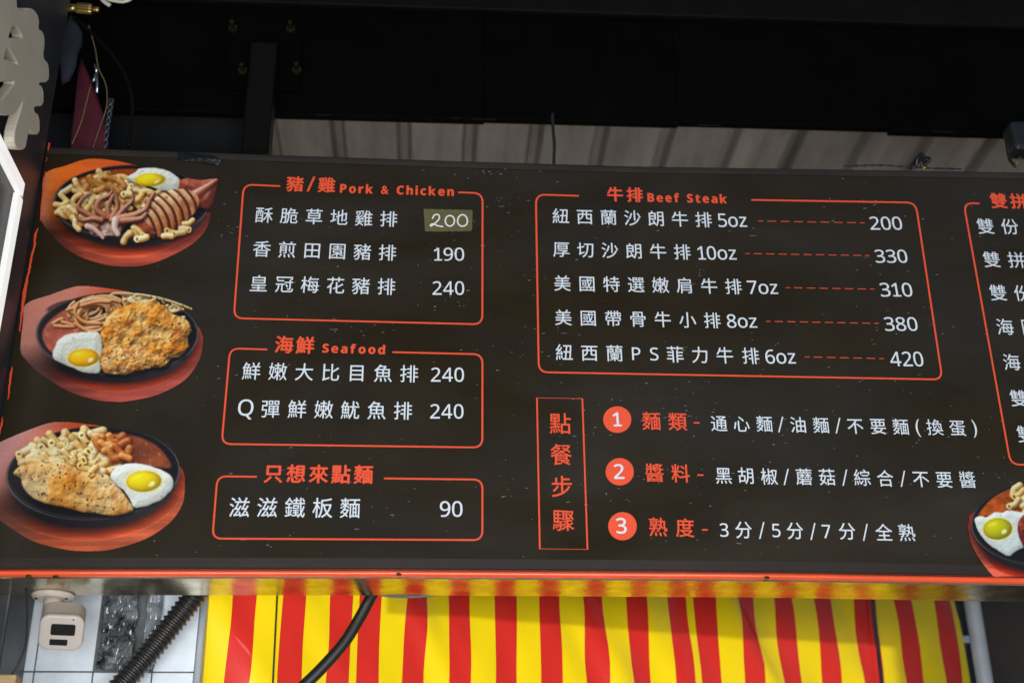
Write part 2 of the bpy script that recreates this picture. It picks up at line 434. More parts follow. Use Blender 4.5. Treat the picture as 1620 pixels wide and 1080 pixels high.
# seafood
frame([(423, 553), (364, 551.2), (350.8, 702.2), (763, 707.8), (763.2, 560.6), (620.8, 557.2)])
cjk('海鮮', (449.7, 545.2), (483, 546.2), 30, m_red, .028)
latin('Seafood', 510, 608.5, 557.6, 543.2, m_red, 560.4, .022, .16)
cjk('鮮嫩大比目魚排', (397.8, 587), (647.3, 591.3), 30.5)
latin('240', 682, 734, 603.8, 581.6)
cjk('Q', (388.7, 647.5), (388.7, 647.5), 36)
cjk('彈鮮嫩魷魚排', (428, 646.6), (637.6, 649.8), 31)
latin('240', 680.7, 733.2, 662, 639.3)
# noodles
frame([(406.5, 754), (344, 753.2), (336.2, 851.6), (763, 854), (763.2, 758.5), (607.5, 756.6)])
cjk('只想來點麵', (432.8, 748.8), (575, 750.3), 31, m_red, .028)
cjk('滋滋鐵板麵', (379, 802.3), (554, 803.3), 33.5)
latin('90', 696, 731.6, 817, 792.5)
# beef
frame([(915.6, 310.3), (847.7, 308.2), (852.3, 588.8), (1490.6, 600.4), (1448.4, 321), (1188.2, 316.7)])
cjk('牛排', (973, 307.8), (1004, 308.6), 27, m_red, .028)
latin('Beef Steak', 1025, 1149.5, 319.4, 305.4, m_red, 322, .022, .16)
beef = [('紐西蘭沙朗牛排', (887.2, 342.3), (1112.8, 348), '5oz', 1137.2, 1182, 359.3, 338.5, (1199.8, 350), (1367.7, 353), '200', 1377.7, 1428.2, 363.8, 343.5),
        ('厚切沙朗牛排', (888, 394.8), (1079, 399), '10oz', 1104.5, 1165.4, 411, 390, (1179, 401.4), (1375.3, 404.7), '330', 1386, 1436.5, 415.8, 395.6),
        ('美國特選嫩肩牛排', (889.6, 448.3), (1160, 453.5), '7oz', 1183.6, 1231, 465.2, 444.6, (1242.6, 455.2), (1383, 457.7), '310', 1394, 1444.4, 469.3, 448.1),
        ('美國帶骨牛小排', (891, 502.4), (1126.5, 507), '8oz', 1151, 1198, 518.5, 497.5, (1212, 508.4), (1390, 511.8), '380', 1400.7, 1452.6, 523.4, 502.2),
        ('', (892.7, 557.3), (1187.3, 562.9), '6oz', 1212, 1259.4, 575.2, 553.4, (1272.9, 564.6), (1398.2, 567.4), '420', 1409.8, 1461.8, 579.4, 556.7)]
for t, p0, p1, oz, ox0, ox1, ob, ot, d0, d1, pr, x0, x1, yb, yt in beef:
    if t: cjk(t, p0, p1, 28.3)
    latin(oz, ox0, ox1, ob, ot); latin(pr, x0, x1, yb, yt)
    n = int(round((d1[0]-d0[0])/20.6)); L = Line()
    for i in range(n+1):
        f0 = max(0, (i-.33)/n); f1 = min(1, (i+.33)/n)
        if i in (0, n): f0, f1 = (0, .36/n) if i == 0 else (1-.36/n, 1)
        a = bp(*d0).lerp(bp(*d1), f0); b = bp(*d0).lerp(bp(*d1), f1); h = .0007
        k = len(L.V)
        L.V += [(a.x, INKY, a.z-h), (b.x, INKY, b.z-h), (b.x, INKY, b.z+h), (a.x, INKY, a.z+h)]; L.F.append((k, k+1, k+2, k+3))
    L.done('printed_dashes', m_red)
xs5 = [892.7, 932.4, 972.2, 1006.4, 1034.8, 1067.8, 1107.3, 1146.4, 1187.3]
cjk('紐西蘭PS菲力牛排', (892.7, 557.6), (1187.3, 563), 29, pos=[(x, 557.6+(x-892.7)*.0183) for x in xs5])
# ordering steps
rib([bp(*p) for p in ((849.4, 629.4), (853.9, 867.9), (929.3, 868.7), (921.2, 630.7))], 2.7, m_red, 'printed_frame', True)
for ch, c in zip('點餐步驟', ((886.2, 669.8), (887.6, 719), (889, 769.5), (891, 822.5))): cjk(ch, c, c, 36, m_red, .008)
for ch, c, rx, ry, dx0, dx1, dyb, dyt in (('1', (976.4, 663.7), 22.2, 21, 970.3, 983.3, 674.2, 652.8), ('2', (980.3, 746.1), 22.3, 21.6, 971.8, 987.5, 757.2, 734.4), ('3', (984.7, 832.1), 22.6, 22.3, 975.7, 991.3, 843.4, 819.4)):
    pts = [bp(c[0]+rx*math.cos(t), c[1]+ry*math.sin(t)) for t in np.linspace(0, 2*math.pi, 41)[:-1]]
    mesh_obj('number_badge', [(p.x, INKY, p.z) for p in pts], [tuple(range(39, -1, -1))], m_red, board)
    t = latin(ch, dx0, dx1, dyb, dyt, m_white, off=.016)
    for v in t.data.vertices: v.co.y -= .0006
for t, a, b, d in (('麵類', (1030.4, 666), (1071.6, 666.8), (1101.9, 668.8)), ('醬料', (1035.3, 747.6), (1076.5, 748.6), (1108, 751.3)), ('熟度', (1040.7, 833.2), (1083.5, 834.6), (1115, 837.8))):
    cjk(t, a, b, 31, m_red, .012)
    rib([bp(d[0]-4.7, d[1]-.1), bp(d[0]+4.7, d[1]+.1)], 2.5, m_red, 'printed_dash')
cjk('通心麵/油麵/不要麵(換蛋)', (1137.2, 669.6), (1541.6, 678), 27.5, pos=[(1137.2, 669.8), (1172.7, 670.6), (1209, 670.4), (1235, 672), (1262.6, 672), (1298.5, 672.5), (1325.5, 673.8), (1352.7, 673.8), (1388.9, 674.2), (1424.5, 675), (1451.8, 677), (1478.5, 675.8), (1514.4, 676.8), (1541.6, 678.3)])
cjk('黑胡椒/蘑菇/綜合/不要醬', (1144.4, 752), (1530, 758.4), 28, pos=[(1144.4, 752), (1179.9, 752.3), (1216.7, 753.6), (1243.6, 754.9), (1271.8, 754), (1308.2, 754.4), (1336.4, 755.9), (1363.6, 755.4), (1400.1, 756.6), (1428.2, 757.7), (1456.4, 757.3), (1493.4, 758.5), (1530.2, 758.6)])
cjk('3分/5分/7分/全熟', (1145.4, 838), (1434, 842), 28.5, pos=[(1145.4, 838.1), (1176, 837.8), (1205, 839.4), (1227.8, 838.9), (1257.4, 839.2), (1286, 841), (1307, 840.4), (1339.8, 840), (1368.8, 842.4), (1398, 842), (1434, 842.2)])
# combination list running out of the picture
frame([(1549.4, 322.4), (1524.2, 321.5), (1598.6, 734.6), (1745, 737)])
cjk('雙拼', (1579.5, 318), (1611, 318.8), 28, m_red, .028)
for t, a, b in (('雙份', (1558.7, 358.2), (1597, 358.8)), ('雙拼', (1568.5, 410.8), (1607.7, 411.6)), ('雙份', (1578.7, 463.2), (1617.5, 464)), ('海陸', (1589.4, 517.2), (1629, 518)), ('海', (1600, 573), (1601, 573)), ('雙', (1611, 630), (1612, 630)), ('雙', (1622, 686.6), (1623, 686.6))):
    cjk(t, a, b, 29)

# ------------------------------------------------------------------ printed food pictures
# Each picture is flat print: a fine sheet of coloured cells on the board. The ink colours are composed here.
class Pic:
    def __init__(s, x0, x1, y0, y1, step, ox, oy, sc_, seed):
        s.x = np.arange(x0, x1+1e-6, step); s.y = np.arange(y0, y1+1e-6, step)
        s.X, s.Y = np.meshgrid(s.x, s.y); s.st = step
        s.rgb = np.zeros(s.X.shape+(3,)); s.a = np.zeros(s.X.shape)
        s.o = (ox, oy, sc_); s.rs = np.random.RandomState(seed); s.u = step/3.0
    def noise(s, scale, octv=4, seed=0, sx=1.0, sy=1.0):
        out = np.zeros(s.X.shape); amp = 1; tot = 0; r = np.random.RandomState(seed+11)
        tab = r.rand(128, 128)
        x = s.X/scale*sx+37.3; y = s.Y/scale*sy+91.7
        for _ in range(octv):
            xi = np.floor(x).astype(int); yi = np.floor(y).astype(int); fx = x-xi; fy = y-yi
            fx = fx*fx*(3-2*fx); fy = fy*fy*(3-2*fy)
            g = lambda i, j: tab[(yi+j) % 128, (xi+i) % 128]
            v = (g(0, 0)*(1-fx)+g(1, 0)*fx)*(1-fy)+(g(0, 1)*(1-fx)+g(1, 1)*fx)*fy
            out += amp*v; tot += amp; amp *= .55; x = x*2.03+5; y = y*2.03+3
        return out/tot
    def sdf(s, pts, n=6, smooth=True):
        """signed distance, positive inside"""
        P = np.array(pts, float)
        if smooth:
            Q = []; m = len(P)
            for i in range(m):
                a, b, c, d = P[i-1], P[i], P[(i+1) % m], P[(i+2) % m]
                for k in range(n):
                    t = k/n; Q.append(.5*(2*b+(c-a)*t+(2*a-5*b+4*c-d)*t*t+(3*b-a-3*c+d)*t**3))
            P = np.array(Q)
        best = np.full(s.X.shape, 1e9); ins = np.zeros(s.X.shape, bool); m = len(P)
        for i in range(m):
            ax, ay = P[i]; bx, by = P[(i+1) % m]; ex, ey = bx-ax, by-ay; L = ex*ex+ey*ey+1e-9
            t = np.clip(((s.X-ax)*ex+(s.Y-ay)*ey)/L, 0, 1)
            best = np.minimum(best, (s.X-ax-t*ex)**2+(s.Y-ay-t*ey)**2)
            c = (ay > s.Y) != (by > s.Y)
            if abs(by-ay) > 1e-9: ins ^= c & (s.X < (bx-ax)*(s.Y-ay)/(by-ay)+ax)
        d = np.sqrt(best); return np.where(ins, d, -d)
    def ell(s, cx, cy, rx, ry, ang=0.0):
        c, q = math.cos(ang), math.sin(ang); dx = s.X-cx; dy = s.Y-cy
        u = (dx*c+dy*q)/rx; v = (-dx*q+dy*c)/ry; r = np.sqrt(u*u+v*v)
        return (1-r)*min(rx, ry)*np.where(r > 1e-6, 1, 1), u, v
    def sm(s, d, w=3.0): return np.clip(d/w+.5, 0, 1)
    def put(s, m, col, al=True):
        col = np.asarray(col, float); s.rgb = s.rgb*(1-m[..., None])+col*m[..., None]
        if al: s.a = np.maximum(s.a, m)
    def dark(s, m, k): s.rgb *= (1-k*m)[..., None]
    def glow(s, m, col): s.rgb = s.rgb+(np.asarray(col, float)-s.rgb)*m[..., None]
    def light(s, h, k=1.0, L=(-.45, -.62, .64)):
        gy, gx = np.gradient(h, s.st); nx, ny, nz = -gx*k, -gy*k, np.ones_like(h); q = np.sqrt(nx*nx+ny*ny+1)
        L = np.array(L)/np.linalg.norm(L); d = (nx*L[0]+ny*L[1]+nz*L[2])/q
        H = L+np.array([0, -.25, 1.0]); H /= np.linalg.norm(H); sp = np.clip((nx*H[0]+ny*H[1]+nz*H[2])/q, 0, 1)
        return np.clip(d, 0, 1), sp
    def tube(s, pts, r, col, lo=.45, sp=.35, shadow=.45, dark_col=None, r1=None, tex=None, n=8):
        P = np.array(pts, float); Q = []; m = len(P)
        E = np.vstack([2*P[0]-P[1], P, 2*P[-1]-P[-2]])
        for i in range(1, m):
            a, b, c, d = E[i-1], E[i], E[i+1], E[i+2]
            for k in range(n):
                t = k/n; Q.append(.5*(2*b+(c-a)*t+(2*a-5*b+4*c-d)*t*t+(3*b-a-3*c+d)*t**3))
        Q.append(P[-1]); Q = np.array(Q); R = np.linspace(r, r if r1 is None else r1, len(Q)); rm = max(R)*1.0
        pad = rm*2+14
        ix0, ix1 = np.searchsorted(s.x, [Q[:, 0].min()-pad, Q[:, 0].max()+pad]); iy0, iy1 = np.searchsorted(s.y, [Q[:, 1].min()-pad, Q[:, 1].max()+pad])
        if ix1-ix0 < 2 or iy1-iy0 < 2: return
        W = (slice(iy0, iy1), slice(ix0, ix1)); X = s.X[W]; Y = s.Y[W]
        best = np.full(X.shape, 1e9); vx = np.zeros(X.shape); vy = np.zeros(X.shape); rr = np.ones(X.shape)*R[0]; sh = np.full(X.shape, 1e9)
        for i in range(len(Q)-1):
            ax, ay = Q[i]; ex, ey = Q[i+1]-Q[i]; LL = ex*ex+ey*ey+1e-9
            t = np.clip(((X-ax)*ex+(Y-ay)*ey)/LL, 0, 1); dx = X-ax-t*ex; dy = Y-ay-t*ey; d = np.sqrt(dx*dx+dy*dy); k = d < best
            best = np.where(k, d, best); vx = np.where(k, dx, vx); vy = np.where(k, dy, vy); rr = np.where(k, R[i]+(R[i+1]-R[i])*t, rr)
            sh = np.minimum(sh, np.sqrt((dx-rm*.25)**2+(dy-rm*.55)**2))
        if shadow:
            ms = np.clip((rr*1.45-sh)/(rr*.9), 0, 1)*shadow; s.rgb[W] *= (1-ms)[..., None]
        mk = np.clip((rr-best)/(s.st)+.5, 0, 1)
        nx = vx/rr; ny = vy/rr; nz = np.sqrt(np.clip(1-nx*nx-ny*ny, .02, 1))
        L = np.array([-.42, -.62, .66]); d = np.clip(nx*L[0]+ny*L[1]+nz*L[2], 0, 1)
        spc = np.clip(nx*-.25+ny*-.45+nz*.86, 0, 1)**18*sp
        c = np.asarray(col, float); dc = np.asarray(dark_col if dark_col is not None else c*np.array([.62, .42, .22]), float)
        f = (lo+(1-lo)*d*1.15); f = np.clip((f-lo)/(1-lo), 0, 1)[..., None]
        C = dc*(1-f)+c*f
        if tex is not None: C = C*tex[W][..., None]
        C = C+(255-C)*spc[..., None]
        s.rgb[W] = s.rgb[W]*(1-mk[..., None])+C*mk[..., None]; s.a[W] = np.maximum(s.a[W], mk)
    def macaroni(s, cx, cy, ang, r, L, col, bend=.35, hole=True):
        c, q = math.cos(ang), math.sin(ang); b = bend*L
        pts = [(-L/2, b*.5), (0, -b*.5), (L/2, b*.5)]
        P = [(cx+x*c-y*q, cy+x*q+y*c) for x, y in pts]
        s.tube(P, r, col, .42, .30)
        if hole:
            ex, ey = P[2]; t = math.atan2(P[2][1]-P[1][1], P[2][0]-P[1][0])
            d, _, _ = s.ell(ex, ey, r*.62, r*.95, t); s.put(s.sm(d, s.st*1.2), np.minimum(255, np.array(col)*1.04))
            d, _, _ = s.ell(ex+1.0, ey+.5, r*.34, r*.56, t); s.put(s.sm(d, s.st*1.2), np.array(col)*np.array([.55, .42, .26]))
    def base(s, wood, face_shift, plate, wall, tint_top, tint_side, slot=None, ang=0.0, left_veil=None):
        """wooden server outline, then iron plate: plate=(cx,cy,rx,ry)"""
        d = s.sdf(wood); m = s.sm(d, s.st*1.1)
        g = s.noise(150, 5, 1, sx=.28, sy=2.6); fine = s.noise(34, 4, 2, sx=.12, sy=3)
        side = np.array(tint_side)*(.66+.66*g[..., None])*(.88+.24*fine[..., None]); s.put(m, side)
        up = [(x, y-face_shift) if y > plate[1] else (x, y) for x, y in wood]
        d2 = s.sdf(up); m2 = s.sm(d2, 5)
        top = np.array(tint_top)*(.66+.66*g[..., None])*(.88+.24*fine[..., None]); s.put(m2*m, top)
        rim = np.clip(1-np.abs(d2)/5, 0, 1)*m*np.clip((s.Y-plate[1])/150, 0, 1); s.glow(rim*.28, (255, 190, 150))
        if left_veil is not None: s.glow(m*np.clip((left_veil[0]-s.X)/left_veil[1], 0, 1)*left_veil[2], left_veil[3])
        cx, cy, rx, ry = plate
        if slot:
            ds, _, _ = s.ell(*slot); s.put(s.sm(np.abs(ds)*-1+7, 6)*np.clip((slot[1]+20-s.Y)/40, 0, 1)*m, np.array([96, 38, 20]), False)
        # soft contact shadow of the plate on the wood
        dsh, _, _ = s.ell(cx-6, cy+wall*1.15, rx*1.0, ry*1.04, ang); s.dark(np.clip(dsh/60+.75, 0, 1)*m, .62)
        dw, u, v = s.ell(cx, cy+wall, rx*.955, ry*.99, ang); s.put(s.sm(dw, 4)*(s.Y > cy), np.array([34, 26, 28])+26*np.clip(u, 0, 1)[..., None])
        dr, u, v = s.ell(cx, cy, rx, ry, ang); band = s.sm(dr, s.st*1.2)
        # iron rim
        s.put(band, np.array([28, 24, 26])+10*s.noise(60, 3, 4)[..., None])
        hl = np.clip(1-np.abs(dr-3.2)/3.4, 0, 1)*(.30+.70*np.clip(.15+.75*np.abs(u)**2+.35*v, 0, 1)); s.glow(hl*.75, (160, 154, 164))
        di, ui, vi = s.ell(cx+2, cy-1, rx-22, ry-18, ang)
        s.put(s.sm(di, 4), np.array([24, 19, 20])+0*s.X[..., None])
        hl = np.clip(1-np.abs(di-0)/3.5, 0, 1)*np.clip(v, 0, 1); s.glow(hl*.35, (150, 140, 150))
        s.inner = s.sm(s.ell(cx+2, cy-4, rx-30, ry-26, ang)[0], 6)
        s.rimmask = 1-s.sm(dr, 3)
    def sauce(s, pts, col, seed=0):
        d = s.sdf(pts); m = s.sm(d, 16)*np.maximum(s.inner, .0)
        n = s.noise(70, 5, seed); dl, sp = s.light(n*16, 1.0)
        c = np.array(col)*(.55+.62*n[..., None])*(.7+.5*dl[..., None]); s.put(m, c)
        n2 = s.noise(22, 3, seed+3); s.glow(m*np.clip((n2-.70)*7, 0, 1)*.55, (225, 165, 120))
    def egg(s, pts, yolk, ycol, white=(240, 240, 230), seed=5, rim=(150, 95, 40)):
        d = s.sdf(pts)+10*(s.noise(40, 3, seed)-.5)
        sh = s.sdf([(x+4, y+12) for x, y in pts]); s.dark(s.sm(sh, 22), .5)
        m = s.sm(d, s.st*1.4); h = 26*np.sqrt(np.clip(d/45, 0, 1))+8*s.noise(60, 4, seed+1)+2.5*s.noise(16, 3, seed+2)
        dl, sp = s.light(h, .75)
        w = np.array(white)*(.62+.42*dl[..., None]); w = w*np.array([1, 1, .985]); s.put(m, w)
        s.glow(m*np.clip(1-d/9, 0, 1)*np.clip((s.noise(50, 3, seed+4)-.42)*4, 0, 1)*.6, rim)
        s.glow(m*np.clip(sp-.86, 0, 1)*3.2, (255, 255, 255))
        b = s.noise(20, 3, seed+8); s.dark(m*np.clip((b-.72)*6, 0, 1), .22)
        cx, cy, rx, ry = yolk
        d, u, v = s.ell(cx, cy, rx*1.16, ry*1.16); s.glow(s.sm(d, 18)*m*.35, (236, 222, 120))
        d, u, v = s.ell(cx, cy, rx, ry, -.05); r2 = u*u+v*v; m = s.sm(d, s.st*1.6)
        hz = np.sqrt(np.clip(1-r2, 0, 1)); dl = np.clip(-.32*u-.42*v+.78*hz, 0, 1)
        c = np.array(ycol)*(.66+.42*dl[..., None])+np.array([0, -30, 0])*np.clip(r2-.55, 0, 1)[..., None]
        s.put(m, np.clip(c, 0, 255))
        d, _, _ = s.ell(cx+rx*.45, cy+ry*.25, rx*.20, ry*.20, -.6); s.glow(s.sm(d, 9)*m*.8, (255, 250, 225))
        d, _, _ = s.ell(cx-rx*.35, cy-ry*.45, rx*.35, ry*.18, -.3); s.glow(s.sm(d, 14)*m*.35, (255, 245, 190))
    def meat(s, pts, cols, seed, lump=70, amp=30, edge=24, pepper=0, crisp=1.0):
        wob = 26*(s.noise(55, 4, seed+9)-.5)*crisp
        d = s.sdf(pts)+wob; sh = s.sdf([(x+6, y+16) for x, y in pts])+wob; s.dark(s.sm(sh, 26), .62)
        m = s.sm(d, s.st*1.5); n1 = s.noise(lump, 5, seed); n2 = s.noise(lump*.42, 4, seed+1); n3 = s.noise(lump*.16, 3, seed+2)
        rid = 1-np.abs(2*s.noise(lump*.8, 3, seed+5)-1)
        h = edge*np.sqrt(np.clip(d/(edge*2.2), 0, 1))+amp*.8*n1+amp*(.16+.16*crisp)*n2+amp*.05*n3+amp*.45*crisp*rid
        dl, sp = s.light(h, .95)
        t = np.clip((n1-.36)*2.6+.25*(n2-.5), 0, 1)[..., None]; q = np.clip((n2-.52)*3.4, 0, 1)[..., None]; c = np.array(cols[0])*(1-t)+np.array(cols[1])*t
        c = c*(1-q*.65)+np.array(cols[2])*q*.65
        c = c*(.34+.86*dl[..., None]); s.put(m, np.clip(c, 0, 255))
        s.glow(m*np.clip(sp-.90, 0, 1)*4.5*np.clip(n3*1.6-.4, 0, 1), (255, 236, 200))
        s.dark(m*np.clip(1-d/10, 0, 1)*np.clip((n2-.35)*3, 0, 1), .40)
        for _ in range(pepper):
            k = s.rs.randint(len(pts)); px, py = np.array(pts[k])*s.rs.rand()*.9; c_ = np.mean(np.array(pts), 0); f = s.rs.rand()**.5
            x, y = c_+(np.array(pts[k])-c_)*f*.9+s.rs.normal(0, 22, 2); e, _, _ = s.ell(x, y, s.rs.uniform(3, 8), s.rs.uniform(3, 6), s.rs.rand()*3); s.dark(s.sm(e, 4)*m, .75)
    def finish(s, name, parent, clip_y=None, Y=-.0006):
        gn = .95+.10*s.noise(8, 2, 77); s.rgb = s.rgb*gn[..., None]; lum = s.rgb.mean(-1, keepdims=True); s.rgb = lum+(s.rgb-lum)*1.10
        q = s.rgb.copy()
        for ax_ in (0, 1): q = (np.roll(q, 1, ax_)+2*q+np.roll(q, -1, ax_))/4
        s.rgb = np.where((s.a > .99)[..., None], q, s.rgb)
        rgb = np.clip((s.rgb-118)*1.08+118, 0, 255); a = s.a > .5
        ny, nx = s.X.shape; ox, oy, k = s.o
        P = bparr(ox+s.X*k, oy+s.Y*k, Y)
        ok = a[:-1, :-1] & a[1:, :-1] & a[:-1, 1:] & a[1:, 1:]
        if clip_y is not None: ok &= (s.Y[:-1, :-1] < clip_y)
        ok &= (P[:-1, :-1, 0] > XL+.0005) & (P[:-1, 1:, 0] < XR-.002)
        idx = np.arange(ny*nx).reshape(ny, nx)
        q = np.stack([idx[:-1, :-1], idx[1:, :-1], idx[1:, 1:], idx[:-1, 1:]], -1)[ok]
        used = np.unique(q); rem = np.full(ny*nx, -1); rem[used] = np.arange(len(used)); q = rem[q]
        off = np.array(parent.location); v = P.reshape(-1, 3)[used]-off
        me = bpy.data.meshes.new(name); me.vertices.add(len(v)); me.vertices.foreach_set('co', v.astype(np.float32).ravel())
        me.loops.add(q.size); me.loops.foreach_set('vertex_index', q.astype(np.int32).ravel())
        me.polygons.add(len(q)); me.polygons.foreach_set('loop_start', (np.arange(len(q))*4).astype(np.int32)); me.polygons.foreach_set('loop_total', np.full(len(q), 4, np.int32))
        me.update(); me.validate()
        lin = s2l(rgb.reshape(-1, 3)[used])*INK_GAIN
        at = me.color_attributes.new('ink', 'FLOAT_COLOR', 'POINT'); at.data.foreach_set('color', np.hstack([lin, np.ones((len(lin), 1))]).astype(np.float32).ravel())
        me.materials.append(m_print); return link(bpy.data.objects.new(name, me), parent)
INK_GAIN = .80
K = .2469
def scatter_mac(p, poly, n, r, L, cols, seed, hole=.5):
    r_ = np.random.RandomState(seed); d = None; P = np.array(poly, float); x0, y0 = P.min(0); x1, y1 = P.max(0); pts = []
    def inside(x, y):
        c = False
        for i in range(len(P)):
            a, b = P[i-1], P[i]
            if (a[1] > y) != (b[1] > y) and x < (b[0]-a[0])*(y-a[1])/(b[1]-a[1])+a[0]: c = not c
        return c
    tries = 0
    while len(pts) < n and tries < 20000:
        tries += 1; x = r_.uniform(x0, x1); y = r_.uniform(y0, y1)
        if inside(x, y) and all((x-a)**2+((y-b)*1.3)**2 > (r*1.7)**2 for a, b in pts): pts.append((x, y))
    for x, y in sorted(pts, key=lambda q: q[1]):
        c = np.array(cols[r_.randint(len(cols))])*r_.uniform(.88, 1.04)
        p.macaroni(x, y, r_.uniform(-1.2, 1.2)+(math.pi if r_.rand() < .5 else 0), r*r_.uniform(.85, 1.12), L*r_.uniform(.8, 1.2), c, r_.uniform(-.05, .20), r_.rand() < hole)
PASTA = [(252, 228, 166), (248, 218, 150), (254, 236, 186), (242, 206, 134)]
SAUCY = [(214, 140, 70), (226, 160, 92), (196, 112, 52)]

# picture: squid plate
p = Pic(230, 1420, 190, 920, 3, 0, 200, K, 1)
wood = [(290, 300), (420, 250), (540, 211), (640, 206), (760, 222), (860, 244), (1100, 300), (1330, 470), (1349, 540), (1345, 600), (1310, 680), (1240, 750), (1150, 805), (1020, 865), (900, 896), (800, 899), (700, 893), (600, 868), (500, 832), (390, 760), (270, 620), (261, 540), (268, 440)]
p.base(wood, 62, (842, 488, 502, 240), 46, (208, 84, 52), (172, 80, 62), None)
g = np.clip((900-p.X-.9*(p.Y-200))/500, 0, 1)*(p.rimmask)*p.a; p.glow(g*.75, (240, 138, 44))
p.glow(p.rimmask*p.a*np.clip((330-p.X)/70, 0, 1)*.8, (196, 128, 112))  # light bar glare painted into the wood's left edge
dk = p.rimmask*p.a*np.clip((560-p.X)/240, 0, 1)*np.clip((p.Y-560)/120, 0, 1); p.dark(dk, .72)  # shade painted into the wood's lower left
p.sauce([(470, 330), (640, 280), (880, 270), (930, 300), (900, 400), (700, 400), (480, 400)], (178, 88, 38), 21)
scatter_mac(p, [(380, 430), (520, 340), (640, 310), (800, 330), (960, 420), (960, 520), (760, 620), (600, 640), (480, 650), (390, 560)], 62, 21, 62, PASTA, 3, .25)
scatter_mac(p, [(520, 335), (700, 310), (790, 330), (780, 400), (560, 410)], 8, 19, 55, [(226, 178, 104), (214, 160, 88)], 4, .2)
gz = np.clip((p.noise(60, 4, 99)-.50)*5, 0, 1)*p.inner*np.clip((640-p.Y)/120, 0, 1)*np.clip((1000-p.X)/200, 0, 1); p.glow(gz*.38, (128, 62, 22))
p.egg([(812, 330), (860, 300), (900, 272), (1000, 266), (1090, 290), (1150, 340), (1150, 390), (1110, 415), (1040, 412), (960, 385), (880, 370)], (962, 343, 96, 41), (246, 212, 12))
scatter_mac(p, [(800, 380), (930, 390), (1020, 420), (900, 470), (800, 460)], 6, 20, 60, PASTA, 8, .4)
# squid fins, body rings, head and arms
fin = [(1152, 352), (1200, 332), (1290, 342), (1398, 336), (1390, 420), (1350, 528), (1285, 522), (1240, 510), (1250, 450), (1160, 412)]
p.meat(fin, [(150, 70, 52), (176, 94, 72), (116, 50, 38)], 31, 170, 10, 30, 0, .08)
p.tube([(1388, 342), (1320, 388), (1240, 440)], 7, (206, 136, 108), .4, .5, .3, (120, 56, 42), 30)
e, _, _ = p.ell(1326, 440, 30, 9, -1.0); p.glow(p.sm(e, 14)*.45, (236, 186, 170))
body = [(852, 600), (940, 475), (1070, 414), (1190, 402), (1268, 446), (1268, 520), (1205, 598), (1110, 664), (1020, 708), (925, 706), (862, 656)]
d = p.sdf(body); mk = p.sm(d, 4); p.dark(p.sm(p.sdf([(x+4, y+16) for x, y in body]), 20), .55)
ax = np.array([1250-890, 450-640.]); ax /= np.linalg.norm(ax); u = (p.X-890)*ax[0]+(p.Y-640)*ax[1]; v = -(p.X-890)*ax[1]+(p.Y-640)*ax[0]
uc = u+.0022*(v-10)**2+6*(p.noise(40, 3, 2)-.5); ring = (uc/50.0) % 1.0
prof = np.sin(np.clip(ring/.74, 0, 1)*math.pi)
hgt = 40*np.sqrt(np.clip(1-((v-12)/122)**2, 0, 1))+12*prof+4*p.noise(24, 3, 5)
dl, sp = p.light(hgt, .8); c1 = np.array([252, 214, 168]); c2 = np.array([188, 100, 48]); t = np.clip((v+95)/190+.55*(p.noise(44, 3, 8)-.5), 0, 1)[..., None]
c = c1*(1-t*.8)+c2*t*.8; gr = np.clip((ring-.56)*6, 0, 1)*np.clip((1.0-ring)*9, 0, 1)
c = c*(.42+.72*dl[..., None]); c = c*(1-gr[..., None]*.92)+np.array([72, 24, 14])*gr[..., None]*.92
br = np.clip((p.noise(36, 4, 14)-.56)*5, 0, 1)*np.clip((-v-5)/45, 0, 1)+np.clip((p.noise(60, 3, 15)-.60)*5, 0, 1)*.6; c = c*(1-br[..., None]*.6)+np.array([116, 48, 22])*br[..., None]*.6
p.put(mk, np.clip(c, 0, 255)); p.glow(mk*np.clip(sp-.9, 0, 1)*4*np.clip(p.noise(16, 2, 3)*1.5-.3, 0, 1), (255, 244, 225))
p.meat([(830, 590), (880, 580), (960, 640), (1000, 690), (930, 705), (870, 660)], [(150, 70, 46), (186, 104, 70), (110, 44, 30)], 33, 60, 14, 14, 0, .3)
scatter_mac(p, [(790, 665), (880, 660), (915, 722), (800, 728)], 4, 23, 66, PASTA, 12, .8)
scatter_mac(p, [(980, 712), (1120, 668), (1235, 590), (1250, 620), (1150, 690), (980, 735)], 5, 20, 58, PASTA, 15, .7)
p.meat([(560, 600), (640, 560), (760, 560), (820, 600), (790, 660), (760, 700), (660, 710), (580, 690)], [(232, 196, 178), (206, 152, 140), (244, 222, 208)], 35, 60, 22, 22, 0, .6)
ARM = (204, 138, 104); AD = (78, 32, 22)
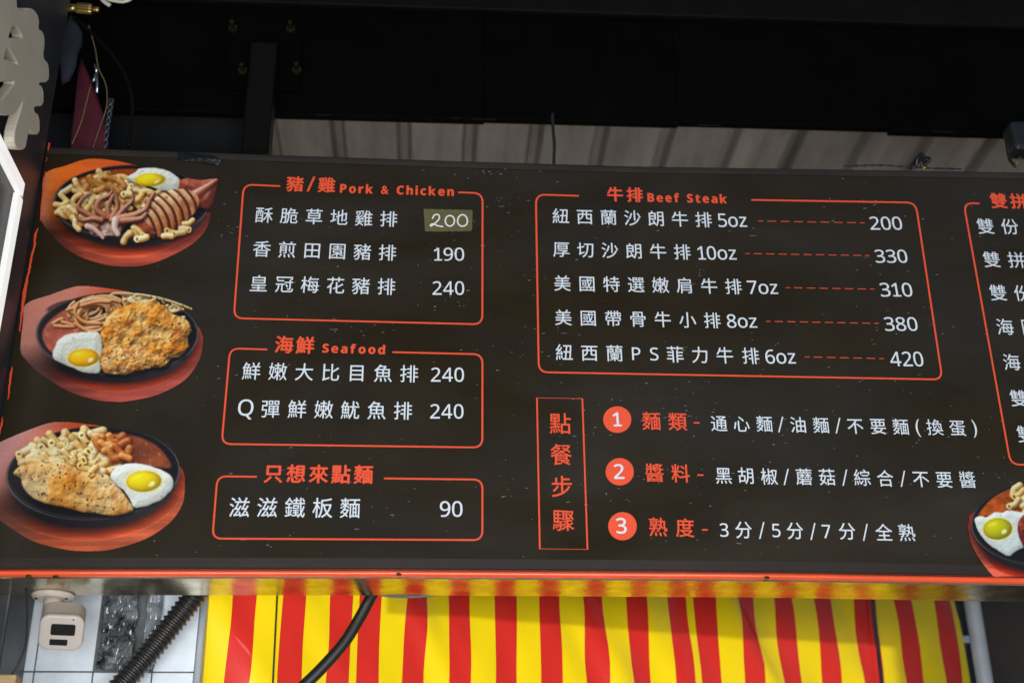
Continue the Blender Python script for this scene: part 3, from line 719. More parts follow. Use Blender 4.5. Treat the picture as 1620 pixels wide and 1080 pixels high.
for q, r0, r1 in (([(640, 600), (560, 560), (500, 520), (530, 460), (585, 420)], 24, 5), ([(680, 580), (620, 530), (640, 470), (700, 440), (720, 400), (700, 395)], 24, 4), ([(700, 580), (690, 520), (720, 450), (735, 430)], 22, 6),
                  ([(720, 580), (750, 520), (745, 450), (720, 400)], 22, 4), ([(740, 590), (800, 520), (850, 470), (845, 400)], 20, 4), ([(760, 590), (850, 570), (930, 530), (960, 470), (990, 425)], 26, 8),
                  ([(620, 640), (580, 620), (600, 680)], 22, 12), ([(720, 600), (770, 620), (760, 680)], 24, 16), ([(650, 600), (600, 590), (520, 600), (480, 560)], 22, 8), ([(760, 610), (830, 600), (900, 590), (935, 560)], 26, 12)):
    p.tube(q, r0, ARM, .4, .4, .55, AD, r1)
    Q = np.array(q, float)
    for t in np.linspace(.25, .95, 13):                       # suckers
        i = min(int(t*(len(Q)-1)), len(Q)-2); f = t*(len(Q)-1)-i; c = Q[i]*(1-f)+Q[i+1]*f; rr = r0+(r1-r0)*t
        e, _, _ = p.ell(c[0]+rr*.35, c[1]+2, max(2.5, rr*.26), max(2.2, rr*.22)); p.glow(p.sm(e, 4)*.75, (232, 196, 186)); e2, _, _ = p.ell(c[0]+rr*.35, c[1]+3, rr*.1+.6, rr*.1+.5); p.dark(p.sm(e2, 4), .6)
p.tube([(560, 640), (600, 655), (640, 690), (660, 715)], 20, (232, 204, 190), .4, .4, .4, (150, 96, 88), 10)
p.tube([(740, 600), (735, 650), (755, 690)], 24, (240, 220, 206), .4, .4, .4, (160, 110, 100), 18)
p.glow(p.a*np.clip((430-p.X)/170, 0, 1)*.18, (150, 140, 140))  # grey haze of the light bars painted over the left side
tag(p.finish('dish_picture', board), 'printed picture of grilled squid with macaroni and egg')

# picture: crispy cutlet with noodles
p = Pic(110, 1320, 70, 850, 3, 0, 430, K, 2)
wood = [(165, 205), (320, 145), (470, 95), (560, 90), (700, 105), (850, 132), (1050, 190), (1250, 330), (1292, 390), (1302, 450), (1280, 560), (1190, 690), (1020, 785), (830, 828), (720, 832), (600, 818), (430, 762), (260, 655), (165, 565), (130, 500), (145, 320)]
p.base(wood, 64, (752, 396, 522, 266), 50, (206, 82, 48), (172, 84, 72), None)
p.glow(p.rimmask*p.a*np.clip((760-p.X-.8*(p.Y-150))/300, 0, 1)*.85, (206, 142, 126))
d, _, _ = p.ell(395, 215, 112, 28, -.30); m = p.rimmask*p.a; p.dark(p.sm(d, 8)*m, .55); p.glow(np.clip(1-np.abs(d)/6, 0, 1)*m*.5, (235, 170, 150))
p.dark(p.rimmask*p.a*np.clip((640-p.X)/330, 0, 1)*np.clip((p.Y-450)/150, 0, 1), .55)
p.sauce([(270, 400), (320, 310), (430, 235), (540, 240), (560, 380), (420, 440), (350, 540), (300, 490)], (196, 104, 84), 41)
rs_ = np.random.RandomState(9)
for k in range(34):                                            # pale noodles behind the cutlet
    x = rs_.uniform(690, 1150); y = rs_.uniform(150, 235)+max(0, (x-950)*.22); a = rs_.uniform(40, 95)
    th = rs_.uniform(0, 6.28); q = [(x+a*math.cos(th+t)*1.25, y+a*.42*math.sin(th+t)) for t in np.linspace(0, rs_.uniform(2, 3.6), 6)]
    q = [(X_, max(Y_, 138+abs(X_-770)**2*.00048)) for X_, Y_ in q]
    p.tube(q, 9.5, np.array([232, 218, 170])*rs_.uniform(.86, 1.05), .45, .3, .4)
for k in range(40):                                            # sauced noodles
    t0 = rs_.uniform(0, 6.28); r = rs_.uniform(.35, 1); cx, cy = 610+rs_.normal(0, 22), 262+rs_.normal(0, 14)
    q = [(cx+165*r*math.cos(t0+t)-30*math.sin(t0+t), cy+100*r*math.sin(t0+t)) for t in np.linspace(0, rs_.uniform(1.2, 2.8), 7)]
    p.tube(q, 10.5, np.array([232, 184, 132])*rs_.uniform(.84, 1.05), .42, .35, .5)
for q in ([(430, 245), (480, 270), (490, 320), (540, 360), (640, 350)], [(440, 240), (520, 215), (620, 190), (700, 190)], [(340, 330), (370, 310), (400, 300)], [(350, 345), (420, 350), (480, 345), (400, 320)], [(480, 330), (560, 375), (640, 372), (690, 330)], [(500, 200), (480, 260), (540, 320), (640, 330)]):
    p.tube(q, 11, (230, 176, 124), .42, .35, .55)
cut = [(645, 420), (665, 330), (700, 275), (760, 232), (840, 202), (960, 196), (1060, 216), (1110, 272), (1190, 300), (1232, 372), (1205, 420), (1212, 470), (1172, 540), (1104, 562), (1062, 602), (960, 622), (880, 640), (800, 656), (690, 652), (642, 600), (642, 520), (662, 480)]
p.meat(cut, [(238, 188, 116), (226, 142, 44), (162, 74, 24)], 51, 92, 40, 30, 26, 1.0)
p.egg([(340, 520), (380, 430), (470, 390), (590, 380), (640, 400), (655, 470), (652, 520), (642, 635), (560, 648), (430, 600), (352, 562)], (535, 550, 100, 56), (250, 192, 24))
p.meat([(648, 520), (720, 490), (830, 480), (930, 500), (1050, 550), (1060, 600), (960, 622), (800, 656), (690, 652), (650, 610)], [(238, 190, 126), (220, 142, 54), (150, 72, 28)], 57, 70, 34, 24, 8, 1.0)
p.glow(p.a*np.clip((420-p.X)/300, 0, 1)*.16, (150, 140, 150))  # light bar haze put into the ink towards the left
tag(p.finish('dish_picture', board), 'printed picture of crispy cutlet with noodles and egg')

# picture: pan fried chicken steak with macaroni
p = Pic(-190, 1200, 95, 950, 3, 0, 640, K, 3)
wood = [(-140, 300), (0, 236), (150, 172), (310, 116), (420, 108), (560, 122), (680, 142), (950, 230), (1140, 380), (1180, 440), (1186, 520), (1170, 640), (1085, 760), (930, 862), (740, 922), (600, 938), (430, 930), (230, 882), (90, 805), (-60, 690), (-130, 560), (-150, 420)]
p.base(wood, 72, (597, 438, 558, 300), 54, (196, 84, 48), (176, 88, 58), None, -.06)
p.glow(p.rimmask*p.a*np.clip((480-p.X-.8*(p.Y-150))/300, 0, 1)*.85, (208, 156, 152))
p.dark(p.rimmask*p.a*np.clip((520-p.X)/400, 0, 1)*np.clip((p.Y-520)/160, 0, 1)*np.clip((930-p.Y)/260, 0, 1), .6)
p.sauce([(600, 200), (720, 185), (850, 195), (980, 245), (1060, 320), (1095, 400), (1000, 400), (820, 390), (740, 390), (640, 280)], (146, 78, 48), 61)
scatter_mac(p, [(130, 340), (200, 270), (300, 225), (430, 195), (560, 180), (660, 170), (640, 300), (760, 370), (740, 420), (600, 440), (440, 380), (300, 360), (150, 375)], 62, 26, 70, PASTA, 23, .45)
scatter_mac(p, [(600, 210), (700, 195), (820, 215), (830, 330), (760, 350), (660, 290)], 13, 25, 52, SAUCY, 24, .2)
for _ in range(60):
    x, y = p.rs.uniform(360, 640), p.rs.uniform(215, 400); e, _, _ = p.ell(x, y, 3.2, 2.6); p.dark(p.sm(e, 3), .75)
p.egg([(705, 450), (750, 400), (830, 375), (920, 380), (1000, 405), (1080, 440), (1110, 482), (1100, 540), (1040, 600), (960, 640), (862, 655), (832, 600), (780, 540), (722, 500)], (922, 490, 112, 67), (240, 212, 18), (246, 247, 240))
steak = [(85, 440), (130, 392), (220, 370), (330, 364), (430, 370), (520, 420), (620, 440), (690, 452), (740, 510), (790, 560), (830, 620), (850, 680), (740, 712), (650, 702), (540, 690), (400, 655), (290, 632), (200, 590), (150, 530), (130, 470)]
p.meat(steak, [(242, 208, 150), (228, 150, 58), (160, 82, 26)], 71, 150, 40, 26, 70, .35)
p.dark(p.inner*np.clip((p.sdf([(60, 480), (150, 540), (300, 640), (540, 700), (740, 718), (700, 760), (400, 720), (120, 620)]))/20+.3, 0, 1)*.9, .35)
p.glow(p.a*np.clip((300-p.X)/400, 0, 1)*.22, (160, 150, 165))  # left side veiled with painted haze from the light bars
tag(p.finish('dish_picture', board), 'printed picture of pan fried chicken steak with macaroni and egg')

# picture: beef plate at the right end (runs out of the photograph)
p = Pic(150, 1900, 60, 985, 4, 1500, 740, .17595, 4)
wood = [(186, 470), (220, 400), (500, 250), (965, 200), (1500, 260), (1760, 470), (1740, 640), (1500, 900), (1250, 1020), (965, 1080), (700, 1075), (520, 1040), (410, 978), (290, 832), (212, 690), (182, 570)]
p.base(wood, 90, (975, 490, 770, 402), 60, (222, 62, 22), (226, 104, 80), None, -.03)
p.sauce([(270, 430), (380, 285), (500, 205), (700, 150), (1000, 140), (1200, 250), (1100, 420), (640, 430), (420, 420)], (190, 92, 26), 81)
scatter_mac(p, [(600, 180), (720, 160), (1000, 150), (1300, 260), (1000, 380), (640, 390), (580, 300)], 30, 34, 92, [(240, 206, 130), (226, 170, 84), (244, 226, 170)], 33, .3)
p.egg([(240, 452), (300, 430), (345, 440), (420, 396), (480, 400), (540, 376), (640, 396), (760, 420), (760, 560), (720, 690), (612, 745), (545, 790), (450, 742), (360, 680), (290, 600), (250, 520)], (445, 546, 130, 96), (196, 190, 8), (232, 240, 240))
p.meat([(625, 540), (660, 440), (760, 390), (960, 380), (1250, 420), (1450, 520), (1430, 640), (1250, 760), (1000, 800), (800, 770), (680, 700)], [(122, 44, 28), (150, 66, 42), (70, 22, 16)], 91, 120, 44, 34, 30, .4)
tag(p.finish('dish_picture', board, 974, -.0015), 'printed picture of beef steak with fried egg')


# scuffs and chips of the print: one joined scatter, too small to pick apart
V = []; Fc = []
rs = np.random.RandomState(5)
def chip(px, py, l, h):
    c = bp(px, py); a = pix_scale(c); k = len(V); n = 6
    tilt = rs.normal(0, .12)+(.35 if px > 1300 else 0)*rs.rand()
    for j in range(n):
        t = 2*math.pi*j/n; rr = rs.uniform(.6, 1.1)
        dx = math.cos(t)*l*rr*.50; dz = math.sin(t)*h*rr*.40
        V.append((c.x+(dx*math.cos(tilt)-dz*math.sin(tilt))*a, -.0004, c.z+(dx*math.sin(tilt)+dz*math.cos(tilt))*a))
    Fc.append(tuple(range(k+n-1, k-1, -1)))
cl = [(rs.uniform(330, 1600), rs.uniform(262, 880), rs.uniform(15, 60), rs.uniform(6, 25)) for _ in range(60)]
cl += [(700, 405, 40, 14), (560, 362, 40, 8), (740, 470, 25, 20), (1435, 530, 35, 10), (1460, 480, 20, 30), (370, 365, 12, 6), (860, 520, 14, 30), (930, 690, 25, 6), (1500, 690, 30, 10), (1390, 500, 50, 12), (1560, 520, 25, 8)]
for cx, cy, sx, sy in cl:
    for _ in range(rs.randint(3, 12)):
        chip(cx+rs.normal()*sx, min(890, max(258, cy+rs.normal()*sy)), rs.lognormal(1.15, .6), rs.uniform(.8, 1.7))
for _ in range(130): chip(rs.uniform(240, 1650), rs.uniform(255, 892), rs.lognormal(.9, .6), rs.uniform(.7, 1.5))
for _ in range(25): chip(rs.uniform(90, 330), rs.uniform(255, 892), rs.lognormal(.8, .5), rs.uniform(.6, 1.4))
o = mesh_obj('chipped_spots', V, Fc, m_chip, board); tag(o, kind='stuff')

# torn red film along the left end
redpts = [[(79, 226, 1.6), (77.5, 232, 2.6), (76, 239, 1.2)], [(74.5, 250, .8), (73.5, 256, 1)], [(72.5, 272, 1.2), (69, 300, 2.2), (66, 330, 2), (64.5, 350, 1.4)],
          [(60.5, 361, 1), (56.5, 372, 4), (54.5, 392, 3), (49, 412, 3.4), (46.5, 430, 3), (43, 445, 3.8), (39, 462, 6), (37, 480, 5), (34.5, 500, 3), (31.5, 525, 2)],
          [(20, 580, 1.2), (18, 592, 3.6), (15, 615, 2.6), (13, 632, 1.4)], [(5, 660, 1.5), (2, 675, 3), (-1, 690, 2)]]
for seg in redpts:
    dense = []; V = []; Fc = []
    for i in range(len(seg)-1):
        for t in np.linspace(0, 1, 6)[:-1]:
            dense.append([seg[i][j]*(1-t)+seg[i+1][j]*t for j in range(3)])
    dense.append(list(seg[-1])); k = len(V)
    for x, y, wd in dense:
        j = rs.normal(0, .35); a = bp(x-wd/2+j, y); b = bp(x+wd/2+j+rs.normal(0, .3), y)
        V += [(max(a.x, XL+.0005), -.0016, a.z), (max(b.x, XL+.0015), -.0016, b.z)]
    for i in range(len(dense)-1): Fc.append((k+2*i, k+2*i+2, k+2*i+3, k+2*i+1))
    mesh_obj('peeling_film', V, Fc, m_red, board)

# --- price tape and black tape
tp = [(670, 330.2), (747.6, 332), (747, 362), (744, 365.2), (672.4, 365.6)]
ptape = thing('price_tape', 'olive cloth tape strip with handwritten price 200', 'tape', tuple(bp(708, 348)))
V = []; Fc = []
topr = []; botr = []
for t in np.linspace(0, 1, 49):
    j = .9*(1 if int(t*48) % 2 else 0)
    topr.append(bp(670+77.6*t, 330.2+1.8*t+j*.6, -.0016)); yb = 365.6-.4*t+j; 
    if t > .96: yb -= (t-.96)*80
    botr.append(bp(672.4+74.6*t, yb, -.0016))
n = len(topr); V = topr+botr+[v+Vector((0, .001, 0)) for v in topr+botr]
Fc = [(i, i+1, n+i+1, n+i)[::-1] for i in range(n-1)]
bd = list(range(n))+list(range(2*n-1, n-1, -1))
for i in range(len(bd)): a, b = bd[i], bd[(i+1) % len(bd)]; Fc.append((a, b, b+2*n, a+2*n))
mesh_obj('tape_strip', V, Fc, m_tape, ptape)
def stroke(pts, r=.0016, parent=ptape, Y=-.0024):
    P = spline([bp(x, y, Y) for x, y in pts], 8); V, Fc = tube(P, r, 6)
    c = Y; V = [(v.x, c+(v.y-c)*.3, v.z) for v in V]
    return mesh_obj('handwritten_digit', V, Fc, m_marker, parent, True)
z7 = lambda x, y: (340+x*.2778, 250+y*.2778)
stroke([z7(*p) for p in ((1238, 345), (1250, 325), (1272, 322), (1278, 342), (1260, 365), (1232, 386), (1228, 380), (1245, 374), (1268, 385), (1300, 390))])
stroke([z7(1338+26*math.cos(t), 357+30*math.sin(t)) for t in np.linspace(-1.9, 4.5, 16)])
stroke([z7(1410+28*math.cos(t)*(1+.1*math.sin(t)), 355+33*math.sin(t)) for t in np.linspace(-1.9, 4.5, 16)])

bt = [(281, 241), (296, 240), (318, 244), (338, 246), (349, 253), (350, 258), (344, 263), (334, 259), (318, 256), (297, 255), (282, 254)]
P = [bp(x, y, -.0035+(.0025 if i in (5, 6) else 0)+random.uniform(-.001, .001)) for i, (x, y) in enumerate(bt)]
n = len(P); V = P+[Vector((p.x, .0015, p.z)) for p in P]+[Vector((sum(p.x for p in P)/n, -.006, sum(p.z for p in P)/n))]
Fc = [(2*n, (i+1) % n, i) for i in range(n)]+[(i, (i+1) % n, n+(i+1) % n, n+i) for i in range(n)]
o = mesh_obj('black_tape', V, Fc, m_btape); tag(o, 'scrap of shiny black tape stuck on the sign\'s top edge', 'tape')

# ------------------------------------------------------------------ left wall: lit bars and foam letter
lampz = thing('light_frame', 'glowing white light bars forming a frame corner on the black side wall', 'light', (XL, -.1, .2))
TH = .011
yo = on(40, 300, 0, XL+TH).y; yi = on(31, 300, 0, XL+TH).y
zo = on(20, 250, 0, XL+TH).z; zi = on(14, 269, 0, XL+TH).z
bm_obj('light_bar', box_bm(XL+.001, XL+TH, yi, yo, -.75, zi-.002, .002, 2), m_led, lampz)
bm_obj('light_bar', box_bm(XL+.001, XL+TH, -.60, yo-.004, zi+.001, zo, .002, 2), m_led, lampz)
bm_obj('corner_joint', box_bm(XL+.001, XL+.0095, yo-.012, yo+.004, zi-.010, zi+.008, .002), m_wood, lampz)
bm_obj('bar_case', box_bm(XL+.0005, XL+.006, yo+.0005, yo+.004, -.75, zi-.012, .001), m_wood, lampz)
bm_obj('bar_case', box_bm(XL+.0005, XL+.006, -.60, yo, zo+.0005, zo+.004, .001), m_wood, lampz)

def letter():
    XF = XL+.026; S = .2317
    outer = [(-150, -60), (118, -60), (115, 40), (130, 70), (172, 75), (180, 60), (215, 60), (242, 76), (262, 110), (270, 150), (264, 200), (290, 214), (305, 250), (307, 310), (296, 385), (314, 420), (330, 430), (338, 500), (332, 560), (272, 562), (268, 582), (290, 592), (300, 640), (298, 722), (240, 725), (234, 745), (240, 770), (264, 782), (273, 830), (272, 915), (225, 917), (206, 892), (198, 880), (188, 950), (176, 1012), (150, 1023), (112, 1010), (97, 955), (106, 880), (134, 790), (158, 690), (140, 715), (115, 750), (88, 778), (55, 787), (0, 780), (-150, 690)]
    holes = [[(88, 176), (118, 182), (156, 246), (150, 264), (60, 266), (64, 244)], [(52, 322), (84, 362), (128, 440), (105, 446), (66, 414), (28, 408), (36, 360)], [(-80, 545), (0, 560), (40, 552), (112, 556), (50, 642), (0, 694), (-80, 720)]]
    c = bpy.data.curves.new('l', 'CURVE'); c.dimensions = '2D'; c.fill_mode = 'BOTH'; c.extrude = .006; c.bevel_depth = .003; c.bevel_resolution = 2; c.offset = -.002
    for loop in [outer]+holes:
        s = c.splines.new('POLY'); L = []
        q = [np.array(p, float) for p in loop]
        for i in range(len(q)):                      # soften corners
            a, b, d = q[i-1], q[i], q[(i+1) % len(q)]
            L += [b+(a-b)*.22, b*.76+(a+d)*.12, b+(d-b)*.22]
        s.points.add(len(L)-1); s.use_cyclic_u = True
        for i, (x, y) in enumerate(L):
            p = on(x*S, y*S, 0, XF); s.points[i].co = (p.y, p.z, 0, 1)
    o = bpy.data.objects.new('l', c); COL.objects.link(o)
    dg = bpy.context.evaluated_depsgraph_get(); dg.update(); me = o.evaluated_get(dg).to_mesh()
    V = [(XF-.009+v.co.z, v.co.x, v.co.y) for v in me.vertices]; Fc = [tuple(p.vertices) for p in me.polygons]
    o.evaluated_get(dg).to_mesh_clear(); bpy.data.objects.remove(o)
    lt = mesh_obj('foam_letter', V, Fc, m_foam)
    tag(lt, 'thick white foam cut-out character mounted above the light bars', 'letter')
letter()

# ------------------------------------------------------------------ clutter hanging behind the sign's left end
YB = .10
def hang(px, py, Y=YB): return on(px, py, 1, Y)
def pillow(name, outline, th, m, parent=None, Y=YB):
    P = [hang(x, y, Y) for x, y in outline]; n = len(P); c = sum(P, Vector())/n
    V = list(P); Fc = []
    rings = 5
    for s in (-1, 1):
        base = len(V)
        for r in range(1, rings+1):
            f = r/rings
            for p in P: V.append(p.lerp(c, f)+Vector((0, s*th*math.sqrt(1-(1-f)**2)+random.uniform(-1, 1)*th*.08, 0)))
        prev = list(range(n))
        for r in range(rings):
            cur = [base+r*n+i for i in range(n)]
            for i in range(n):
                q = (prev[i], prev[(i+1) % n], cur[(i+1) % n], cur[i]); Fc.append(q if s < 0 else q[::-1])
            prev = cur
    return mesh_obj(name, V, Fc, m, parent, True)
bag = thing('maroon_bag', 'maroon fabric bag hanging behind the sign beside the side wall', 'bag', tuple(hang(140, 230)))
pillow('bag_body', [(129, 92), (137, 108), (147, 132), (160, 168), (169, 190), (172, 225), (173, 262), (110, 262), (112, 215), (117, 175), (121, 135), (124, 110)], .014, m_maroon, bag)
V, Fc = tube(spline([hang(144, 133, .083), hang(136, 165, .081), hang(128, 195, .081), hang(114, 228, .083)], 6), .0016, 6)
mesh_obj('piping_cord', V, Fc, m_tan, bag, True)
b_ = bmesh.new()
for a, c in (((150, 103), (153, 115)), ((151, 118), (147, 130)), ((153, 116), (153.5, 147))):
    V, Fc = tube([hang(*a, .08), hang((a[0]+c[0])/2+.6, (a[1]+c[1])/2, .078), hang(*c, .08)], .0026, 8)
    vs = [b_.verts.new(v) for v in V]
    for f in Fc: b_.faces.new([vs[i] for i in f])
bm_obj('zip_pull', b_, m_zinc, bag, True)
o = pillow('folded_cloth', [(112, 22), (122, 36), (131, 52), (130, 70), (124, 84), (120, 108), (110, 128), (98, 135), (94, 90), (98, 50)], .012, m_navy, None, .075)
tag(o, 'dark blue folded cloth hanging above the maroon bag', 'cloth')
# patterned strap as a lattice of pale cords
st = thing('patterned_strap', 'narrow black strap with pale lattice pattern right of the maroon bag', 'strap', tuple(hang(172, 228)))
P0 = [(176.5, 156), (173, 180), (169, 205), (166, 234)]
V = []; Fc = []
for i, (x, y) in enumerate(P0): V += [hang(x-4, y, .094), hang(x+4.5, y, .094), hang(x-4, y, .097), hang(x+4.5, y, .097)]
for i in range(len(P0)-1):
    a = 4*i; Fc += [(a, a+1, a+5, a+4), (a+2, a+6, a+7, a+3), (a, a+4, a+6, a+2), (a+1, a+3, a+7, a+5)]
mesh_obj('strap_band', V, Fc, m_rubber, st)
b_ = bmesh.new()
for s in (-1, 1):
    pts = []
    for t in np.linspace(0, 1, 60):
        x = np.interp(t, [0, .33, .66, 1], [p[0] for p in P0]); y = np.interp(t, [0, .33, .66, 1], [p[1] for p in P0])
        pts.append(hang(x+s*3.2*math.sin(t*math.pi*7+.5), y, .0925))
    V, Fc = tube(pts, .0009, 5); vs = [b_.verts.new(v) for v in V]
    for f in Fc: b_.faces.new([vs[i] for i in f])
bm_obj('strap_pattern', b_, m_zinc, st, True)
def cable(name, pts, r, m, label, Y=None, sides=10):
    P = spline([hang(*p) if len(p) == 3 else hang(p[0], p[1], Y) for p in pts], 10)
    V, Fc = tube(P, r, sides); o = mesh_obj(name, V, Fc, m, None, True); tag(o, label, 'cable'); return o
cable('hanging_wire', [(118, 28), (140, 48), (170, 78), (196, 115), (208, 150), (209, 180), (203, 232)], .0034, m_post, 'dark brown wire arching down to the sign\'s top edge', .07)
cable('looped_string', [(140, 40), (150, 75), (156, 108), (166, 130), (169.5, 150), (168, 172), (160, 196), (147, 234)], .0012, m_tan, 'thin tan cord looping in front of the maroon bag', .072)
# brass hose fitting with red knob
fit = thing('hose_fitting', 'brass hose connector with knurled nut near the white letter', 'fitting', tuple(hang(120, 16, .06)))
def cyl(name, pa, pb, r, m, parent, Y, sides=20, knurl=0):
    a = hang(*pa, Y); b = hang(*pb, Y); ns = 5 if not knurl else 7
    pts = [a.lerp(b, t) for t in np.linspace(0, 1, ns)]
    V, Fc = tube(pts, lambda i, L: r*(.93 if i in (0, ns-1) else 1), sides if not knurl else knurl*2)
    if knurl:
        n = knurl*2
        for i, v in enumerate(V):
            if (i % n) % 2: c = pts[i//n]; V[i] = c+(v-c)*.93
    return mesh_obj(name, V, Fc, m, parent, not knurl)
cyl('barrel', (93, 11.5), (121, 14), .0085, m_brass, fit, .06)
cyl('knurled_nut', (121.5, 13.5), (146, 15.5), .0112, m_brass, fit, .06, knurl=16)
cyl('threaded_tip', (146.5, 15.5), (157, 16.3), .006, m_brass, fit, .06)
bm = bmesh.new(); bmesh.ops.create_uvsphere(bm, u_segments=16, v_segments=10, radius=.011, matrix=Matrix.Translation(hang(83, 5, .06)))
bm_obj('red_knob', bm, m_maroon, fit, True)
cable('cream_cable', [(150, -14), (168, -2), (182, 2), (196, 3), (208, -2), (214, -12)], .0032, m_cream, 'cream coloured cable loop above the brass fitting', .05)
cable('cream_cable', [(156, -6), (166, 4), (174, 9)], .004, m_cream, 'short cream cable end pointing down by the brass fitting', .055)

# black cable from beam to sign, wire tie, lamp arm
cable('drop_cable', [(874, 180), (875, 205), (877, 230), (876, 262)], .0032, m_rubber, 'short black cable dropping from the beam onto the sign', .11)
tie = thing('wire_tie', 'knotted black wire tie on the sign\'s top edge', 'wire tie', tuple(hang(1455, 262, .05)))
b_ = bmesh.new()
for pts in ([(1440, 266), (1447, 256), (1455, 246), (1462, 250), (1464, 262)], [(1449, 264), (1452, 250), (1458, 244), (1461, 255), (1457, 264)], [(1455, 252), (1464, 250), (1470, 251), (1469, 256)], [(1453, 247), (1456, 256), (1461, 264)]):
    V, Fc = tube(spline([hang(x, y, .03+random.uniform(-.006, .006)) for x, y in pts], 6), .0034, 7); vs = [b_.verts.new(v) for v in V]
    for f in Fc: b_.faces.new([vs[i] for i in f])
bm_obj('twisted_wire', b_, m_rubber, tie, True)
V, Fc = tube(spline([hang(1457, 257, .02), hang(1459, 263, .018), hang(1464, 266, .016)], 5), .0025, 7); mesh_obj('wire_end', V, Fc, m_brass, tie, True)
b_ = bmesh.new()
V, Fc = tube(spline([hang(x, y, .02) for x, y in ((1335, 263.5), (1365, 262), (1390, 261.5), (1420, 263), (1445, 265), (1480, 266.5), (1520, 267.5))], 6), lambda i, L: .0016+.0006*math.sin(i*2.1), 6)
mesh_obj('frayed_wire', V, Fc, m_rubber, tie, True)
arm = thing('lamp_arm', 'black clip lamp arm at the sign\'s top edge under the beam', 'lamp', tuple(hang(1612, 262, .04)))
a = hang(1600, 243, .05); b = hang(1650, 200, .05)
bm_obj('lamp_head', box_bm(a.x, b.x, .03, .075, a.z, b.z, .01, 3), m_rubber, arm)
V, Fc = tube(spline([hang(1593, 226, .04), hang(1594.5, 240, .035), hang(1598, 254, .03), hang(1606, 264, .02)], 6), .0032, 8); mesh_obj('clip_arm', V, Fc, m_rubber, arm, True)
V, Fc = tube([hang(1606, 262, .04), hang(1610, 256, .04), hang(1614, 249, .045)], .0032, 8); mesh_obj('plug_tip', V, Fc, m_tan, arm, True)

# ------------------------------------------------------------------ below the board
# striped back curtain: a translucent tarp receding to the right
A = Vector((on(330, 942, 1, .25).x, .25, 0)); B = Vector((on(1510, 950, 1, .95).x, .95, 0))
bn = (B-A).normalized(); nrm = Vector((bn.y, -bn.x, 0))          # towards the camera
def onban(x, y):
    d = Vector(ray(x, y)); C = Vector(CAM); t = (A-C).dot(nrm)/d.dot(nrm); return C+d*t
st_edges = [(329, 316, 'Y'), (368.7, 356.5, 'R'), (406.6, 394.4, 'Y'), (447, 437, 'R'), (484, 475.4, 'Y'), (522.7, 515, 'R'), (558, 551, 'Y'), (568, 563, 'R'), (603, 598.5, 'Y'), (641.5, 637.5, 'R'), (676.2, 673.3, 'Y'), (714, 711.6, 'R'), (748, 745.9, 'Y'), (785.4, 785.4, 'R'), (818.4, 819.2, 'Y'), (854.2, 856.7, 'R'), (886.8, 890.9, 'Y'), (922.7, 928.4, 'R'), (954.4, 961.4, 'Y'), (989, 998.4, 'R'), (1019.6, 1027.8, 'Y'), (1055, 1064.4, 'R'), (1084, 1095, 'Y'), (1094.2, 1105.2, 'R'), (1125.6, 1137.8, 'Y'), (1161, 1173.6, 'R'), (1190.7, 1203.8, 'Y'), (1223.5, 1239, 'R'), (1253, 1269.5, 'Y'), (1286.9, 1305, 'R'), (1316, 1334.8, 'Y'), (1350.4, 1369.8, 'R'), (1384.6, 1399.6, 'Y'), (1412, 1434.7, 'R'), (1438.6, 1462.4, 'Y'), (1471.7, 1496.9, 'R'), (1501, 1524, 'Y'), (1509, 1537, None)]
def tarp_mat(name, col):
    m = mat(name, col, .28, var=.05, vscale=6, bump=.2, bscale=7, coat=.8); n = m.node_tree
    b = n.nodes['Principled BSDF']; o = [q for q in n.nodes if q.type == 'OUTPUT_MATERIAL'][0]
    t = n.nodes.new('ShaderNodeBsdfTranslucent'); t.inputs[0].default_value = (*col, 1)
    mx = n.nodes.new('ShaderNodeMixShader'); mx.inputs[0].default_value = .55
    n.links.new(b.outputs[0], mx.inputs[1]); n.links.new(t.outputs[0], mx.inputs[2]); n.links.new(mx.outputs[0], o.inputs['Surface'])
    return m
m_ty = tarp_mat('tarp yellow', (.80, .62, .008)); m_tr = tarp_mat('tarp red', (.58, .028, .022))
ban = thing('striped_curtain', 'red and yellow striped plastic tarp hanging below the menu sign', 'tarp', tuple(A+Vector((0, 0, -.9))))
rows = 44; SUB = 4
zs = np.linspace(.20, -.95, rows+1)
cols = []
for i in range(len(st_edges)-1):
    for k in range(SUB): cols.append((i, k/SUB))
cols.append((len(st_edges)-2, 1.0))
P1 = [onban(e[0], 943) for e in st_edges]; P2 = [onban(e[1], 1080) for e in st_edges]
def ban_pt(i, f, z):
    def at(j):
        a, b = P1[j], P2[j]; t = (z-a.z)/(b.z-a.z); return a.lerp(b, t)
    p = at(i).lerp(at(i+1), f); u = (p-A).dot(bn)
    wv = .004*math.sin(u*9+z*3)+.014*mnoise.noise(Vector((u*3.2, z*1.1, 0)))+.011*mnoise.noise(Vector((u*8+z*5, z*3-u*2, 4)))+.005*mnoise.noise(Vector((u*20+z*9, z*4, 7)))+.006*mnoise.noise(Vector((u*13-z*6, z*1.2, 11)))
    # sharp tension folds that run diagonally
    s = u*1.0+z*.55; fold = abs((s*2.6) % 1-.5)*2; wv += .009*max(0, 1-fold*4)
    return p+nrm*wv
V = [ban_pt(i, f, z) for z in zs for (i, f) in cols]; nc = len(cols); Fc = []; mi = []
for r in range(rows):
    for c in range(nc-1):
        Fc.append((r*nc+c, (r+1)*nc+c, (r+1)*nc+c+1, r*nc+c+1)); mi.append(0 if st_edges[cols[c][0]][2] == 'Y' else 1)
ob = mesh_obj('striped_sheet', V, Fc, [m_ty, m_tr], ban, True)
for p, i in zip(ob.data.polygons, mi): p.material_index = i
